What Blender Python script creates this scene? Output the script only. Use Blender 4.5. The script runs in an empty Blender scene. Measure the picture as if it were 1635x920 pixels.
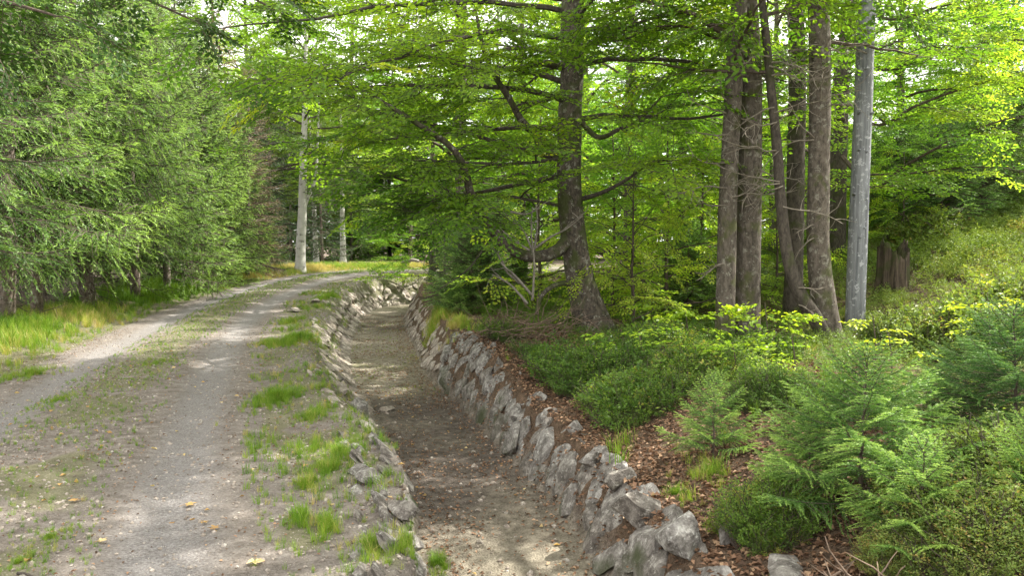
import bpy, math, random
import numpy as np

S = bpy.context.scene
R = math.radians
# ------------------------------------------------------------------ camera
FPX, CX, CY, HOR, CAMH = 1250.0, 817.5, 460.0, 400.0, 1.6
PITCH = math.atan((CY - HOR) / FPX)
cam_d = bpy.data.cameras.new("camera")
cam = bpy.data.objects.new("camera", cam_d)
S.collection.objects.link(cam)
cam_d.sensor_width = 36.0
cam_d.lens = FPX / 1635.0 * 36.0
cam_d.clip_end = 2000
cam.location = (0, 0, CAMH)
cam.rotation_euler = (math.pi / 2 - PITCH, 0, 0)
S.camera = cam
# ------------------------------------------------------------------ world, sun, exposure
SUN_EL, SUN_AZ = 47.0, 67.0          # azimuth clockwise from +Y (away from the camera)
sun_dir = np.array([math.sin(R(SUN_AZ)) * math.cos(R(SUN_EL)), math.cos(R(SUN_AZ)) * math.cos(R(SUN_EL)), math.sin(R(SUN_EL))])
W = bpy.data.worlds.new("World")
S.world = W
W.use_nodes = True
nt = W.node_tree
nt.nodes.clear()
wo = nt.nodes.new("ShaderNodeOutputWorld")
bg = nt.nodes.new("ShaderNodeBackground")
sky = nt.nodes.new("ShaderNodeTexSky")
sky.sky_type = 'NISHITA'
sky.sun_disc = False
sky.sun_elevation = R(SUN_EL)
sky.sun_rotation = R(SUN_AZ)
sky.dust_density = 2.0
sky.ozone_density = 1.0
tc = nt.nodes.new("ShaderNodeTexCoord")
ns = nt.nodes.new("ShaderNodeTexNoise")
ns.inputs["Scale"].default_value = 2.2
ns.inputs["Detail"].default_value = 6
rp = nt.nodes.new("ShaderNodeValToRGB")
rp.color_ramp.elements[0].position = 0.25
rp.color_ramp.elements[1].position = 0.45
mx = nt.nodes.new("ShaderNodeMixRGB")
mx.inputs[2].default_value = (10.0, 9.8, 9.3, 1)      # thin bright cloud
nt.links.new(tc.outputs["Generated"], ns.inputs["Vector"])
nt.links.new(ns.outputs["Fac"], rp.inputs["Fac"])
nt.links.new(rp.outputs["Color"], mx.inputs[0])
nt.links.new(sky.outputs["Color"], mx.inputs[1])
nt.links.new(mx.outputs["Color"], bg.inputs["Color"])
bg.inputs["Strength"].default_value = 0.105
nt.links.new(bg.outputs[0], wo.inputs[0])
sd = bpy.data.lights.new("sun", 'SUN')
sd.energy = 5.0
sd.angle = R(0.5)
sd.color = (1.0, 0.95, 0.86)
sun = bpy.data.objects.new("sun", sd)
S.collection.objects.link(sun)
from mathutils import Vector
sun.rotation_euler = Vector(sun_dir).to_track_quat('Z', 'Y').to_euler()
S.view_settings.view_transform = 'Standard'
S.view_settings.look = 'None'
S.view_settings.gamma = 1
S.view_settings.use_curve_mapping = False
S.view_settings.exposure = 1.5
S.render.engine = 'CYCLES'
c = S.cycles
c.max_bounces = 6
c.diffuse_bounces = 4
c.glossy_bounces = 2
c.transmission_bounces = 4
c.use_denoising = True
c.use_adaptive_sampling = True
c.adaptive_threshold = 0.02
c.sample_clamp_indirect = 6
c.caustics_reflective = False
c.caustics_refractive = False

# ------------------------------------------------------------------ helpers
def ray(px, py):
    cx, cy = (px - CX) / FPX, -(py - CY) / FPX
    F = np.array([0, math.cos(PITCH), -math.sin(PITCH)])
    U = np.array([0, math.sin(PITCH), math.cos(PITCH)])
    return F + np.array([cx, 0, 0]) + cy * U
def at(px, py, Y):
    d = ray(px, py)
    return np.array([0, 0, CAMH]) + d * (Y / d[1])
def rs(seed): return np.random.default_rng(seed)
def sm(a, b, x):
    t = np.clip((np.asarray(x, float) - a) / (b - a), 0, 1)
    return t * t * (3 - 2 * t)
_perm = rs(7).permutation(512)
_vals = rs(8).random(512)
def vnoise(x, y, z=0):
    x = np.asarray(x, float); y = np.asarray(y, float)
    xi = np.floor(x).astype(int); yi = np.floor(y).astype(int)
    fx = x - xi; fy = y - yi
    fx = fx * fx * (3 - 2 * fx); fy = fy * fy * (3 - 2 * fy)
    def hsh(a, b): return _vals[_perm[(_perm[(a + int(z) * 31) & 511] + b) & 511]]
    a = hsh(xi, yi); b = hsh(xi + 1, yi); c_ = hsh(xi, yi + 1); d = hsh(xi + 1, yi + 1)
    return (a * (1 - fx) + b * fx) * (1 - fy) + (c_ * (1 - fx) + d * fx) * fy
def fbm(x, y, o=4, z=0):
    s = 0; a = 0.5; t = 0
    for i in range(o):
        s = s + a * vnoise(x * 2 ** i, y * 2 ** i, z + i); t += a; a *= 0.5
    return s / t
def resample(pts, n):
    p = np.array(pts, float)
    d = np.r_[0, np.cumsum(np.linalg.norm(np.diff(p, axis=0), axis=1))]
    t = np.linspace(0, d[-1], n)
    # catmull-rom through the points
    k = np.clip(np.searchsorted(d, t, side='right') - 1, 0, len(p) - 2)
    u = ((t - d[k]) / np.maximum(d[k + 1] - d[k], 1e-9))[:, None]
    p0 = p[np.maximum(k - 1, 0)]; p1 = p[k]; p2 = p[k + 1]; p3 = p[np.minimum(k + 2, len(p) - 1)]
    return 0.5 * (2 * p1 + (p2 - p0) * u + (2 * p0 - 5 * p1 + 4 * p2 - p3) * u ** 2 + (3 * p1 - p0 - 3 * p2 + p3) * u ** 3)
def nrm(v): return v / np.maximum(np.linalg.norm(v, axis=-1, keepdims=True), 1e-9)

# centre lines (world metres)
DITCH = resample([(2.0, -4), (1.35, -1), (0.75, 1.5), (0.25, 3.6), (0.0, 5.4), (-0.25, 6.8), (-0.8, 8.8), (-1.35, 11), (-2.2, 14),
                  (-3.05, 18.5), (-3.9, 23.5), (-4.4, 28), (-4.2, 31), (-2.7, 33.2), (0.5, 35), (6, 36.5), (30, 38)], 500)
RUT_R = resample([(-0.2, -4), (-0.75, 0.5), (-1.78, 3.85), (-2.81, 6.67), (-4.05, 10.5), (-5.45, 15.4), (-6.7, 21), (-7.45, 27), (-7.6, 32),
                  (-7.1, 37), (-5.6, 41.5), (-2.5, 45), (4, 48), (30, 50)], 500)
def polydist(X, Y, L):
    X = np.asarray(X, float).ravel(); Y = np.asarray(Y, float).ravel()
    best = np.full(X.shape, 1e18); idx = np.zeros(X.shape, int)
    for a in range(0, len(L), 1):
        d = (X - L[a, 0]) ** 2 + (Y - L[a, 1]) ** 2
        m = d < best
        best[m] = d[m]; idx[m] = a
    i = np.clip(idx, 1, len(L) - 2)
    T = nrm(L[i + 1] - L[i - 1])
    dx = X - L[idx, 0]; dy = Y - L[idx, 1]
    sgn = dx * T[:, 1] - dy * T[:, 0]      # >0 on the right of the line
    rem = dx * T[:, 0] + dy * T[:, 1]
    s = np.where(np.abs(rem) < 0.4, sgn, np.sign(sgn) * np.sqrt(best))
    return s, idx
def road_z(Y): return 0.6 * sm(14, 42, Y)
def fields(X, Y):
    """height and masks of the ground"""
    sh = np.shape(X)
    X = np.asarray(X, float).ravel(); Y = np.asarray(Y, float).ravel()
    t, di = polydist(X, Y, DITCH)
    r, ri = polydist(X, Y, RUT_R)
    rr = r + 0.9                       # 0 = middle of the track, +0.9 right rut
    along = DITCH[di, 1]
    floor = -0.65 + 0.15 * sm(36, 50, along) + 0.03 * (fbm(X * 1.5, Y * 1.5, 3) - .5) + 0.02 * (t / 0.6) ** 2 * (np.abs(t) < 1)
    rz = road_z(Y)
    wob = 0.16 * (fbm(X * 1.1 + 9, Y * 1.1, 3) - 0.5)
    hw = 0.62 + 0.10 * sm(8, 20, along)
    tl = -t - hw - wob
    sl = 0.10 + 0.70 * sm(5.5, 10.5, along)
    left = floor + (rz - 0.02 - floor) * sm(0, 1, tl / sl * 0.5 + 0.5 * np.clip(tl / sl, 0, 1))
    # camber and ruts
    camber = -0.02 * np.abs(rr) ** 1.5 * (np.abs(rr) < 2) - 0.05 * (np.abs(rr) >= 2)
    rut = np.exp(-((np.abs(rr) - 0.9) / 0.27) ** 2)
    left = np.where(tl > sl, rz - 0.02 + camber * sm(sl, sl + .6, tl) - 0.035 * rut, left)
    # ground beyond the track on the left
    vg = sm(-1.7, -3.0, rr)
    left = left + vg * (0.10 + 0.05 * fbm(X * .5, Y * .5, 2) + 0.03 * np.clip(-rr - 3, 0, 6) * (Y > 20))
    # right bank
    tr = t - hw - wob
    br = 0.50 + 0.12 * sm(8, 14, along)
    top0 = -0.12 + 0.36 * sm(6.5, 11, along) + 0.25 * sm(20, 36, along)
    top1 = 0.32 + 0.30 * sm(16, 36, along)
    wallw = 0.28 + 0.14 * sm(8, 14, along)
    right = floor + (top0 - floor) * np.clip(tr / wallw, 0, 1) ** 0.8
    right = np.where(tr > wallw, top0 + (top1 - top0) * sm(wallw, wallw + 1.7, tr), right)
    hill = 0.01 * np.clip(tr - 2.6, 0, 2.6) + 0.25 * np.clip(tr - 5.2, 0, 9) + 0.04 * np.clip(tr - 16.6, 0, 60)
    right = right + hill * sm(3, 9, Y + 4) + 0.22 * (fbm(X * .6, Y * .6, 3, 5) - .5) * sm(1.5, 3, tr)
    h = np.where(t < 0, left, right)
    inb = (np.abs(t) < hw)
    h = np.where(inb, floor, h)
    far = sm(60, 200, np.hypot(X, Y))
    h = h + far * 3.0 * (fbm(X * .02, Y * .02, 2, 3) - 0.2)
    h = h + 0.02 * (fbm(X * 3, Y * 3, 3) - .5)
    return (h.reshape(sh), t.reshape(sh), rr.reshape(sh), tl.reshape(sh), tr.reshape(sh), along.reshape(sh))
def hz(X, Y): return fields(np.atleast_1d(X), np.atleast_1d(Y))[0]
def hz1(x, y): return float(hz(x, y)[0])

# ------------------------------------------------------------------ mesh helpers
def mesh(name, V, F, mat, var=None, smooth=False, attrs=None):
    V = np.ascontiguousarray(V, dtype=np.float32); F = np.ascontiguousarray(F, dtype=np.int32)
    me = bpy.data.meshes.new(name)
    nf, k = F.shape
    me.vertices.add(len(V)); me.vertices.foreach_set("co", V.ravel())
    me.loops.add(nf * k); me.loops.foreach_set("vertex_index", F.ravel())
    me.polygons.add(nf)
    me.polygons.foreach_set("loop_start", np.arange(0, nf * k, k, dtype=np.int32))
    me.polygons.foreach_set("loop_total", np.full(nf, k, dtype=np.int32))
    me.polygons.foreach_set("use_smooth", np.full(nf, smooth))
    A = dict(attrs or {})
    if var is not None: A['var'] = var
    for n_, a in A.items():
        at_ = me.attributes.new(n_, 'FLOAT', 'POINT')
        at_.data.foreach_set("value", np.ascontiguousarray(a, dtype=np.float32).ravel())
    if mat: me.materials.append(mat)
    me.update()
    return me
def link(name, me, parent=None, loc=None, label=None, cat=None, group=None, kind=None):
    o = bpy.data.objects.new(name, me)
    S.collection.objects.link(o)
    if loc is not None: o.location = [float(q) for q in loc]
    if parent is not None: o.parent = parent
    if label: o["label"] = label
    if cat: o["category"] = cat
    if group: o["group"] = group
    if kind: o["kind"] = kind
    return o
def thing(name, loc, label, cat, group=None, rot=0):
    o = link(name, None, None, loc, label, cat, group)
    o.rotation_euler = (0, 0, rot)
    o.empty_display_size = 0.2
    return o
def dup(src, loc, rot, sc, label, group=None):
    c_ = src.copy(); S.collection.objects.link(c_)
    c_.location = [float(q) for q in loc]; c_.rotation_euler = (0, 0, rot); c_.scale = (sc, sc, sc) if not hasattr(sc, '__len__') else sc
    c_["label"] = label
    if group: c_["group"] = group
    for ch in list(src.children):
        d = ch.copy(); S.collection.objects.link(d); d.parent = c_
    return c_
def tube(P, r, k=8, rough=0.0, seed=0, cap=True, flare=None):
    P = np.asarray(P, float); n = len(P); r = np.broadcast_to(np.asarray(r, float), (n,))
    T = nrm(np.gradient(P, axis=0))
    ref = np.array([0.123, 0.97, 0.2]) if abs(T[:, 1]).max() < 0.9 else np.array([0.97, .1, 0.2])
    A = nrm(np.cross(T, ref)); B = np.cross(T, A)
    th = np.linspace(0, 2 * np.pi, k, endpoint=False)
    rad = r[:, None] * np.ones(k)
    if rough:
        d = np.r_[0, np.cumsum(np.linalg.norm(np.diff(P, axis=0), axis=1))]
        rad = rad * (1 + rough * (fbm(np.cos(th)[None] * 1.7 + seed * 3.1 + 20, d[:, None] * 1.6 + np.sin(th)[None] * 1.7, 3) - .5) * 2)
    V = P[:, None] + rad[..., None] * (np.cos(th)[None, :, None] * A[:, None] + np.sin(th)[None, :, None] * B[:, None])
    V = V.reshape(-1, 3)
    i = np.arange(n - 1)[:, None] * k; j = np.arange(k)[None]; j2 = (j + 1) % k
    F = np.stack([i + j, i + j2, i + k + j2, i + k + j], -1).reshape(-1, 4)
    if cap:
        c0 = len(V); V = np.vstack([V, P[0], P[-1]])
        j = np.arange(k); j2 = (j + 1) % k
        F = np.vstack([F, np.stack([np.full(k, c0), j2, j, np.full(k, c0)], -1)[:, [0, 1, 2, 2]],
                       np.stack([np.full(k, c0 + 1), (n - 1) * k + j, (n - 1) * k + j2], -1)[:, [0, 1, 2, 2]]])
    return V, F
class Bag:
    """collects geometry with quads (degenerate quads are split off as triangles)"""
    def __init__(s): s.V = []; s.F = []; s.A = []; s.n = 0
    def add(s, V, F, a=0.5):
        s.V.append(np.asarray(V, float)); s.F.append(np.asarray(F) + s.n)
        s.A.append(np.broadcast_to(np.asarray(a, float), (len(V),))); s.n += len(V)
    def mesh(s, name, mat, smooth=False):
        V = np.vstack(s.V); F = np.vstack(s.F); A = np.concatenate(s.A)
        if F.shape[1] == 4:
            tri = F[:, 2] == F[:, 3]
            if tri.any():
                Fq = F[~tri]; Ft = F[tri][:, :3]
                F = np.vstack([Fq[:, [0, 1, 2]], Fq[:, [0, 2, 3]], Ft])
        return mesh(name, V, F, mat, var=A, smooth=smooth)

# ------------------------------------------------------------------ materials
def newmat(name):
    m = bpy.data.materials.new(name); m.use_nodes = True
    m.node_tree.nodes.clear()
    return m, m.node_tree
def N(t, typ, **kw):
    n = t.nodes.new(typ)
    for k, v in kw.items():
        if k == 'at': n.attribute_name = v
        elif hasattr(n, k): setattr(n, k, v)
        else: n.inputs[k].default_value = v
    return n
def ramp(t, fac, stops):
    r = t.nodes.new("ShaderNodeValToRGB")
    e = r.color_ramp.elements
    e[0].position = stops[0][0]; e[0].color = (*stops[0][1], 1)
    e[1].position = stops[-1][0]; e[1].color = (*stops[-1][1], 1)
    for p, c_ in stops[1:-1]:
        x = e.new(p); x.color = (*c_, 1)
    t.links.new(fac, r.inputs[0])
    return r.outputs[0]
def mix(t, f, a, b, mode='MIX'):
    m = t.nodes.new("ShaderNodeMixRGB"); m.blend_type = mode
    for s, v in ((0, f), (1, a), (2, b)):
        if isinstance(v, (float, int)): m.inputs[s].default_value = v
        elif isinstance(v, tuple): m.inputs[s].default_value = (*v, 1)
        else: t.links.new(v, m.inputs[s])
    return m.outputs[0]
def mth(t, op, a, b=None, clamp=False):
    m = t.nodes.new("ShaderNodeMath"); m.operation = op; m.use_clamp = clamp
    for s, v in ((0, a), (1, b)):
        if v is None: continue
        if isinstance(v, (float, int)): m.inputs[s].default_value = v
        else: t.links.new(v, m.inputs[s])
    return m.outputs[0]
def noise(t, scale, detail=4, vec=None, rough=.55, dist=0):
    n = N(t, "ShaderNodeTexNoise", Scale=scale, Detail=detail, Roughness=rough, Distortion=dist)
    if vec is not None: t.links.new(vec, n.inputs["Vector"])
    return n.outputs["Fac"]
def leafmat(name, stops, trans=0.45, tint=(1.5, 1.45, .5), rough=0.45, spec=0.25):
    m, t = newmat(name)
    a = N(t, "ShaderNodeAttribute", at="var")
    col = ramp(t, a.outputs["Fac"], stops)
    if 'needle' in name:
        oi = N(t, 'ShaderNodeObjectInfo'); col = mix(t, 1.0, col, ramp(t, oi.outputs['Random'], [(0, (.72, .80, .95)), (.5, (1, 1, 1)), (1, (1.08, 1.10, 1.05))]), 'MULTIPLY')
    pr = N(t, "ShaderNodeBsdfPrincipled", Roughness=rough)
    pr.inputs["Specular IOR Level"].default_value = spec
    t.links.new(col, pr.inputs["Base Color"])
    tr = N(t, "ShaderNodeBsdfTranslucent")
    t.links.new(mix(t, 1.0, col, tint, 'MULTIPLY'), tr.inputs["Color"])
    ms = N(t, "ShaderNodeMixShader"); ms.inputs[0].default_value = trans
    t.links.new(pr.outputs[0], ms.inputs[1]); t.links.new(tr.outputs[0], ms.inputs[2])
    o = N(t, "ShaderNodeOutputMaterial"); t.links.new(ms.outputs[0], o.inputs[0])
    return m
def barkmat(name, base, dark, moss=None, mossamt=0.5, scale=1.5, stretch=0.45, bump=0.6, lichen=None):
    m, t = newmat(name)
    g = N(t, "ShaderNodeNewGeometry")
    mp = N(t, "ShaderNodeMapping"); mp.inputs["Scale"].default_value = (1, 1, stretch)
    t.links.new(g.outputs["Position"], mp.inputs["Vector"])
    n1 = noise(t, 14 * scale, 8, mp.outputs[0], .72, .3)
    n2 = noise(t, 2.2 * scale, 3, g.outputs["Position"])
    col = ramp(t, n1, [(0.35, dark), (0.62, base)])
    if lichen:
        f = ramp(t, noise(t, 9 * scale, 5, g.outputs["Position"], .7), [(0.57, (0, 0, 0)), (0.61, (1, 1, 1))])
        col = mix(t, mth(t, 'MULTIPLY', f, .8), col, lichen)
    if moss:
        f = ramp(t, n2, [(0.62 - mossamt * .25, (0, 0, 0)), (0.72 - mossamt * .25, (1, 1, 1))])
        col = mix(t, mth(t, 'MULTIPLY', f, .75), col, moss)
    pr = N(t, "ShaderNodeBsdfPrincipled", Roughness=0.9)
    pr.inputs["Specular IOR Level"].default_value = 0.15
    t.links.new(col, pr.inputs["Base Color"])
    b = N(t, "ShaderNodeBump", Strength=bump, Distance=0.02)
    t.links.new(n1, b.inputs["Height"]); t.links.new(b.outputs[0], pr.inputs["Normal"])
    o = N(t, "ShaderNodeOutputMaterial"); t.links.new(pr.outputs[0], o.inputs[0])
    return m
M = {}
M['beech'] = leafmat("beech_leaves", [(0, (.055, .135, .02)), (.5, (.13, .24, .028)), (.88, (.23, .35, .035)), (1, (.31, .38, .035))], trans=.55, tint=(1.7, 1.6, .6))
M['beech_sun'] = leafmat("sunlit_beech_leaves", [(0, (.09, .20, .035)), (.5, (.19, .32, .045)), (.9, (.30, .42, .05)), (1, (.38, .44, .06))], trans=.55, tint=(1.5, 1.6, .75))  # lighter copy of the beech leaves, sunlight put into the colour
M['silhouette_leaf'] = leafmat("silhouette_leaves", [(0, (.02, .055, .012)), (1, (.06, .13, .02))], trans=.3)  # leaf colour darkened to stand for backlit silhouettes
M['birch_l'] = leafmat("birch_leaves", [(0, (.07, .13, .03)), (1, (.16, .24, .05))], trans=.45)
M['yellow'] = leafmat("yellow_leaves", [(0, (.18, .33, .03)), (.6, (.34, .46, .04)), (1, (.50, .56, .06))], trans=.4)
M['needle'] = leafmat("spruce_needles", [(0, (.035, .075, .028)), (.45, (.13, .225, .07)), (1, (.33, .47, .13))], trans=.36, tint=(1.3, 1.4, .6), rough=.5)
M['needle_dark'] = leafmat("dark_spruce_needles", [(0, (.03, .075, .038)), (.6, (.06, .125, .055)), (1, (.11, .19, .07))], trans=.2, rough=.5)
M['needle_young'] = leafmat("young_spruce_needles", [(0, (.04, .10, .025)), (.5, (.13, .245, .055)), (1, (.36, .50, .12))], trans=.3, tint=(1.3, 1.4, .7), rough=.45)
M['needle_brown'] = leafmat("withered_needles", [(0, (.17, .12, .085)), (.6, (.32, .22, .15)), (1, (.18, .24, .09))], trans=.15, rough=.8)
M['grass'] = leafmat("grass_blades", [(0, (.07, .16, .015)), (.45, (.15, .27, .025)), (.7, (.25, .33, .05)), (.85, (.36, .33, .11)), (1, (.48, .38, .18))], trans=.4, tint=(1.3, 1.35, .6))
M['bilberry'] = leafmat("bilberry_leaves", [(0, (.05, .11, .02)), (.5, (.11, .20, .035)), (.85, (.20, .30, .05)), (1, (.32, .30, .07))], trans=.4)
M['heath'] = leafmat("heath_leaves", [(0, (.09, .14, .035)), (.5, (.17, .25, .06)), (.85, (.25, .30, .08)), (1, (.33, .24, .09))], trans=.35)
M['litter'] = leafmat("fallen_leaves", [(0, (.06, .035, .022)), (.4, (.15, .085, .05)), (.75, (.27, .16, .10)), (1, (.40, .27, .17))], trans=.12, tint=(1.2, 1, .7), rough=.7)
M['litter_y'] = leafmat("yellow_fallen_leaves", [(0, (.25, .15, .07)), (.6, (.45, .29, .11)), (1, (.55, .45, .25))], trans=.15, rough=.7)
M['bark_beech'] = barkmat("mossy_beech_bark", (.125, .105, .085), (.03, .026, .022), moss=(.055, .07, .02), mossamt=.55, lichen=(.26, .26, .22))
M['bark_grey'] = barkmat("grey_brown_bark", (.155, .132, .108), (.052, .044, .036), moss=(.07, .08, .025), mossamt=.35, lichen=(.24, .23, .19), bump=.9)
M['bark_dark'] = barkmat("dark_bark", (.10, .085, .07), (.035, .03, .025), moss=(.05, .06, .02), mossamt=.3)
M['bark_spruce'] = barkmat("spruce_bark", (.23, .185, .155), (.07, .055, .045), lichen=(.32, .32, .27))
M['twig'] = barkmat("twig_bark", (.12, .095, .075), (.05, .04, .033), bump=.1)
M['twig_dead'] = barkmat("dry_grey_twigs", (.26, .23, .19), (.12, .10, .08), bump=.1)
M['dead'] = barkmat("bleached_dead_wood", (.27, .245, .21), (.12, .108, .092), bump=.4)
M['brush'] = barkmat("brown_dead_twigs", (.22, .16, .12), (.08, .06, .045), bump=.2)
M['pole'] = barkmat("weathered_grey_wood", (.27, .28, .295), (.11, .115, .125), scale=1.6, stretch=.06, bump=.5, lichen=(.45, .46, .48))
M['stump'] = barkmat("rotten_stump_wood", (.13, .10, .075), (.02, .016, .013), scale=1.2, stretch=.08, bump=1.0, moss=(.05, .06, .02))
# birch bark: white with dark scars
m, t = newmat("birch_bark"); M['birch'] = m
g = N(t, "ShaderNodeNewGeometry"); mp = N(t, "ShaderNodeMapping"); mp.inputs["Scale"].default_value = (1, 1, 1.8)
t.links.new(g.outputs["Position"], mp.inputs["Vector"])
col = ramp(t, noise(t, 3, 5, mp.outputs[0], .7), [(.33, (.12, .11, .10)), (.43, (.42, .41, .38)), (1, (.60, .58, .54))])
pr = N(t, "ShaderNodeBsdfPrincipled", Roughness=.8); t.links.new(col, pr.inputs["Base Color"])
o = N(t, "ShaderNodeOutputMaterial"); t.links.new(pr.outputs[0], o.inputs[0])
# stone
def stonemat(name, a, b, c_, mossy):
    m, t = newmat(name)
    g = N(t, "ShaderNodeNewGeometry"); oi = N(t, "ShaderNodeObjectInfo"); va = N(t, "ShaderNodeAttribute", at="var")
    n1 = noise(t, 9, 8, g.outputs["Position"], .7, .2); n2 = noise(t, 70, 5, g.outputs["Position"], .7)
    n3 = noise(t, 2.3, 3, g.outputs["Position"])
    col = ramp(t, n1, [(.33, a), (.5, b), (.66, c_)])
    col = mix(t, .5, col, ramp(t, n2, [(.3, (.25, .25, .25)), (.7, (.85, .85, .85))]), 'OVERLAY')
    col = mix(t, mth(t, 'MULTIPLY', ramp(t, noise(t, 22, 6, g.outputs['Position'], .75), [(.55, (0, 0, 0)), (.62, (1, 1, 1))]), .5), col, (.50, .50, .47))
    tone = mth(t, 'MULTIPLY_ADD', va.outputs["Fac"], .55); tone.node.inputs[2].default_value = .72
    col = mix(t, 1.0, col, mix(t, va.outputs["Fac"], (.80, .76, .72), (1.18, 1.18, 1.18)), 'MULTIPLY')
    sep = N(t, "ShaderNodeSeparateXYZ"); t.links.new(g.outputs["Position"], sep.inputs[0])
    low = ramp(t, mth(t, 'ADD', sep.outputs[2], mth(t, 'MULTIPLY', n3, .5)), [(.0, (1, 1, 1)), (.01, (1, 1, 1))])
    mf = ramp(t, mth(t, 'ADD', mth(t, 'MULTIPLY', n3, 1.0), mth(t, 'MULTIPLY', sep.outputs[2], -0.30)), [(.66, (0, 0, 0)), (.82, (1, 1, 1))])
    col = mix(t, mth(t, 'MULTIPLY', mf, mossy), col, (.045, .055, .022))
    pr = N(t, "ShaderNodeBsdfPrincipled", Roughness=.88); pr.inputs["Specular IOR Level"].default_value = .25
    t.links.new(col, pr.inputs["Base Color"])
    b_ = N(t, "ShaderNodeBump", Strength=.8, Distance=.02); t.links.new(mth(t, 'ADD', n1, mth(t, 'MULTIPLY', n2, .35)), b_.inputs["Height"])
    t.links.new(b_.outputs[0], pr.inputs["Normal"])
    o = N(t, "ShaderNodeOutputMaterial"); t.links.new(pr.outputs[0], o.inputs[0])
    return m
M['stone'] = stonemat("granite_grey", (.06, .054, .048), (.14, .13, .12), (.30, .29, .27), .9)
M['stone_tan'] = stonemat("granite_tan", (.13, .11, .095), (.24, .21, .18), (.40, .36, .32), .25)
# ground
m, t = newmat("forest_ground"); M['ground'] = m
def A_(n): return N(t, "ShaderNodeAttribute", at=n).outputs["Fac"]
g = N(t, "ShaderNodeNewGeometry"); pos = g.outputs["Position"]
nf = noise(t, 60, 5, pos, .75); nm = noise(t, 9, 6, pos, .65); nl = noise(t, 1.6, 4, pos, .6)
vor = N(t, "ShaderNodeTexVoronoi", Scale=55.0); t.links.new(pos, vor.inputs["Vector"])
vor2 = N(t, "ShaderNodeTexVoronoi", Scale=22.0); t.links.new(pos, vor2.inputs["Vector"])
peb = ramp(t, vor.outputs["Color"], [(0, (.11, .095, .085)), (.5, (.18, .16, .145)), (1, (.31, .28, .265))])
peb = mix(t, ramp(t, vor.outputs["Distance"], [(.25, (0, 0, 0)), (.75, (1, 1, 1))]), peb, (.20, .175, .155))
rutc = ramp(t, mth(t, 'ADD', mth(t, 'MULTIPLY', nf, .7), mth(t, 'MULTIPLY', noise(t, 160, 3, pos, .8), .3)), [(.36, (.09, .082, .078)), (.5, (.21, .198, .193)), (.64, (.36, .345, .335))])
brown = ramp(t, mth(t, 'ADD', mth(t, 'MULTIPLY', nm, .6), mth(t, 'MULTIPLY', nf, .4)), [(.36, (.085, .070, .058)), (.5, (.18, .155, .132)), (.62, (.29, .262, .235))])
shoulder = mix(t, mth(t, 'MULTIPLY', nl, .8), peb, brown)
col = mix(t, A_('gravel'), brown, shoulder)
col = mix(t, mth(t, 'MULTIPLY', A_('rut'), mth(t, 'ADD', mth(t, 'MULTIPLY', nm, .9), .35), True), col, rutc)
soil = ramp(t, mth(t, 'ADD', mth(t, 'MULTIPLY', nm, .5), mth(t, 'MULTIPLY', nf, .5)), [(.38, (.045, .032, .023)), (.55, (.13, .09, .062)), (.68, (.24, .16, .11))])
col = mix(t, A_('soil'), col, soil)
bedc = ramp(t, mth(t, 'ADD', mth(t, 'MULTIPLY', nm, .55), mth(t, 'MULTIPLY', nf, .45)), [(.38, (.11, .092, .07)), (.52, (.22, .195, .15)), (.66, (.35, .31, .24))])
bedd = ramp(t, mth(t, 'ADD', mth(t, 'MULTIPLY', nm, .5), mth(t, 'MULTIPLY', nf, .5)), [(.38, (.04, .033, .028)), (.60, (.16, .135, .115))])
bedc = mix(t, A_('dark_bed'), bedc, bedd)
col = mix(t, A_('bed'), col, bedc)
green = mix(t, nf, (.07, .075, .03), (.19, .19, .085))
gm = ramp(t, mth(t, 'MULTIPLY', A_('green'), mth(t, 'ADD', mth(t, 'MULTIPLY', nm, 1.0), mth(t, 'MULTIPLY', nf, .9))), [(.32, (0, 0, 0)), (.62, (1, 1, 1))])
col = mix(t, mth(t, 'MULTIPLY', gm, .6), col, green)
pr = N(t, "ShaderNodeBsdfPrincipled", Roughness=.95); pr.inputs["Specular IOR Level"].default_value = .1
t.links.new(col, pr.inputs["Base Color"])
hh = mth(t, 'ADD', mth(t, 'MULTIPLY', nm, .8), mth(t, 'MULTIPLY', vor.outputs["Distance"], -.35))
b_ = N(t, "ShaderNodeBump", Strength=1.0, Distance=.035); t.links.new(mth(t, 'ADD', hh, mth(t, 'MULTIPLY', nf, .3)), b_.inputs["Height"])
t.links.new(b_.outputs[0], pr.inputs["Normal"])
o = N(t, "ShaderNodeOutputMaterial"); t.links.new(pr.outputs[0], o.inputs[0])

# ------------------------------------------------------------------ ground sheet (one grid, split into ground, track and ditch bed)
def grade(a, b, f0, fine, grow, lim):
    out = [f0]; x = f0; st = fine
    return out
ys = [-8.0]
while ys[-1] < 420:
    y = ys[-1]
    ys.append(y + (0.25 if y < 1.5 else max(0.065, 0.008 * y + .02) if y < 50 else 0.08 * (y - 44)))
xs = [0.0]
def xgrow(s):
    x = 0.0; o_ = []
    while abs(x) < 420:
        ax = abs(x)
        lim = 8.5 if s < 0 else 3.2
        st = 0.075 if ax < lim else 0.075 + (ax - lim) * 0.10
        x += s * st; o_.append(x)
    return o_
xs = np.array(sorted(xgrow(-1) + [0.0] + xgrow(1))); ys = np.array(ys)
GX, GY = np.meshgrid(xs, ys)
H, Tt, RR, TL, TR, AL = fields(GX, GY)
slopeL = 0.10 + 0.70 * sm(5.5, 10.5, AL)
wallw = 0.28 + 0.14 * sm(8, 14, AL)
inroad = (Tt < 0) & (TL > slopeL) & (RR > -1.75) & (RR < 2.4)
big = fbm(GX * .9, GY * .9, 3, 2); med = fbm(GX * 2.2, GY * 2.2, 3, 4)
rut = np.exp(-((np.abs(RR + .12 * (big - .5)) - .9) / (.27 + .07 * (med - .5))) ** 4) * (Tt < 0)
rut *= sm(.2, .45, 0.55 + .9 * (med - .35)) 
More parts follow.
